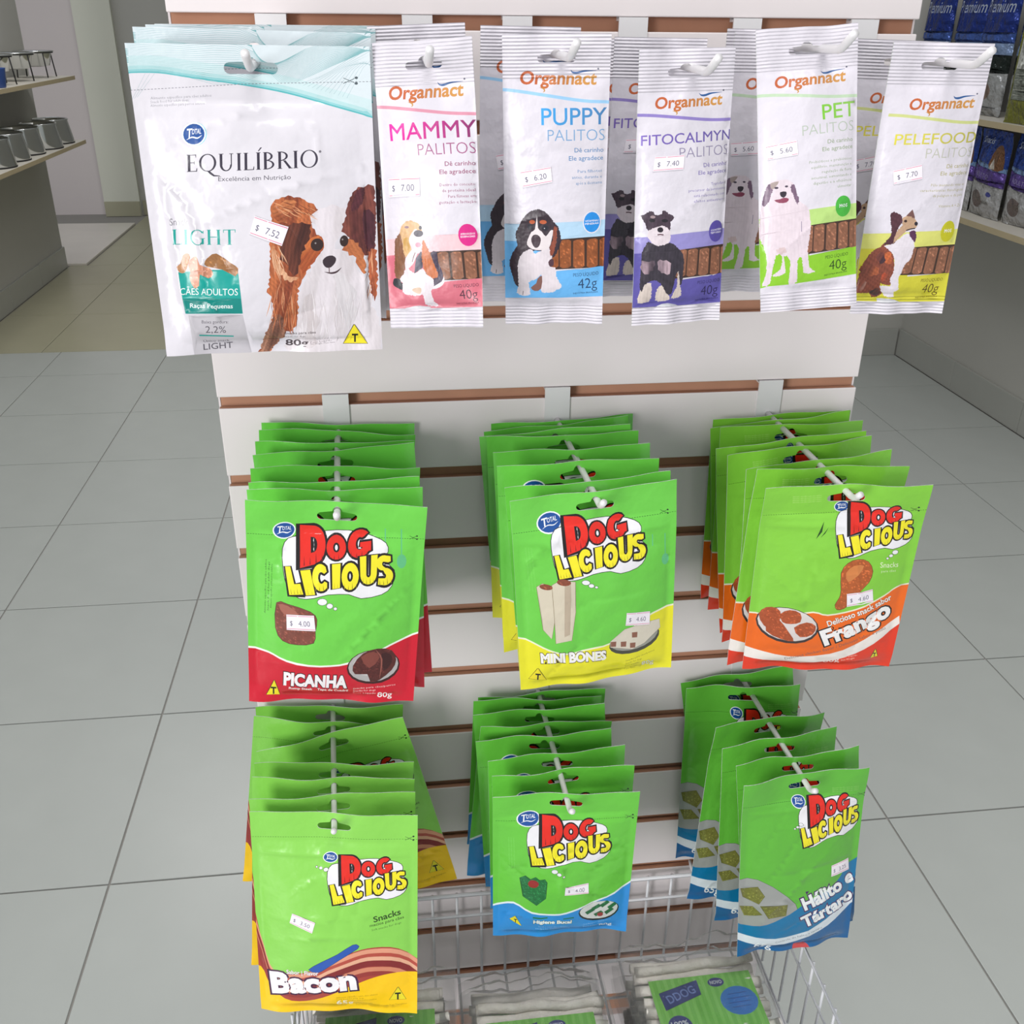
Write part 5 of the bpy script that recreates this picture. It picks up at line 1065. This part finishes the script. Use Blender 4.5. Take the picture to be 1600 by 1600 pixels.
def art_olive():
    a = Art(150, 300, (118, 120, 52), [(0, 0), (150, 0), (150, 300), (0, 300)]).at(0, 0, 1)
    a.poly([(14, 40), (140, 40), (140, 150), (14, 150)], (206, 208, 204)); a.poly([(14, 150), (140, 150), (140, 235), (14, 235)], (130, 136, 128)); a.ell((78, 96), 30, 34, (190, 60, 44))
    for i in range(5): a.line([(22, 165+i*14), (132, 165+i*14)], 4, (176, 180, 172))
    return a
def bag(art, d, seed, name, loc, yaw, label, group):
    a = art; f = Form(a.W, a.H, 22, 4, d, d*.8, seed, 3., 14, 5., 4., pow_=.5)
    me = bag_mesh(name, f, a.sheet(None, 8.), (150, 152, 158), M['foil'])
    e = empty(name, loc, (0, 0, R_(yaw))); tag(e, label, 'food bag', group); link('printed_bag', me, e, (0, 0, a.H*.001))
W1 = ['next to the room corner', 'second from the room corner', 'third from the room corner', 'fourth from the room corner', 'fifth from the room corner', 'sixth from the room corner', 'seventh from the room corner']
for i in range(6): bag(art_navy(i), 34, 60+i, 'pet_food_bag', (2.135+.012*math.sin(i*2.1), 2.86-i*.205, .9865), -90+6*math.sin(i*3), 'navy foil pet food bag on the upper shelf, '+W1[i], 'navy food bags on the upper shelf')
for i in range(7): bag(art_purple(i), 30, 70+i, 'pet_food_bag', (2.115+.01*math.sin(i*1.7), 2.87-i*.188, .6865), -90+5*math.sin(i*2), 'blue foil pet food bag with purple band, '+W1[i], 'blue and purple food bags on the lower shelf')
bag(art_olive(), 14, 81, 'pet_food_bag', (2.050, 2.12, .9865), -84, 'olive green bag with pale panel standing before the navy bags', None)

# ------------------------------------------------------------------ left wall: shelves with bowls and feeders
shelf('wall_shelf', -1.638, -1.385, 3.0, 4.85, .985, 'wall shelf carrying the raised wire feeders', -1)
shelf('wall_shelf', -1.638, -1.385, 3.0, 4.85, .680, 'wall shelf carrying the steel pet bowls', -1)
bowlm = lathe_mesh('bowl_shell', [(.098, .004), (.100, .008), (.082, .105), (.086, .112), (.083, .116), (.078, .110), (.070, .06), (.05, .045)], M['steel'], 40)
ringm = lathe_mesh('rubber_ring', [(.090, 0), (.099, .0), (.1005, .006), (.094, .008)], M['rubber'], 40)
BL = ['first from the end of the shelf', 'second from the end of the shelf', 'third from the end of the shelf', 'fourth from the end of the shelf', 'fifth from the end of the shelf', 'sixth from the end of the shelf', 'seventh from the end of the shelf']
for i in range(7):
    e = empty('steel_pet_bowl', (-1.50+.01*math.sin(i*2), 4.70-i*.232, .680)); tag(e, 'polished steel pet bowl with flared base, '+BL[i], 'pet bowl', 'steel pet bowls on a shelf')
    link('bowl_shell', bowlm, e); link('rubber_ring', ringm, e)
fb = lathe_mesh('feeder_bowl', [(.03, .050), (.066, .056), (.080, .112), (.093, .118), (.091, .121), (.077, .116), (.064, .062), (.03, .058)], M['steel'], 36)
ring = tube_mesh('frame_ring', [(.086*math.cos(t), .086*math.sin(t), .113) for t in np.linspace(0, 2*math.pi, 28, endpoint=False)], .003, M['rubber'], 8, True)
for i in range(5):
    e = empty('raised_feeder', (-1.495, 4.62-i*.30, .985), (0, 0, .3*i)); tag(e, 'steel feeder bowl in black wire frame, '+BL[i], 'feeder', 'raised feeders on a shelf')
    link('feeder_bowl', fb, e); link('frame_ring', ring, e)
    for k in range(4):
        t = math.pi/4+k*math.pi/2; link('leg', tube_mesh('leg', [(.086*math.cos(t), .086*math.sin(t), .113), (.098*math.cos(t), .098*math.sin(t), .004)], .003, M['rubber'], 8), e)
cup = lathe_mesh('blue_food_cup', [(.03, 0), (.034, .004), (.042, .072), (.044, .076), (.040, .074), (.032, .008)], M['blue'], 28)
c = link('food_cup', cup, None, (-1.425, 3.84, .985)); tag(c, 'small blue plastic food cup beside the wire feeders', 'cup')
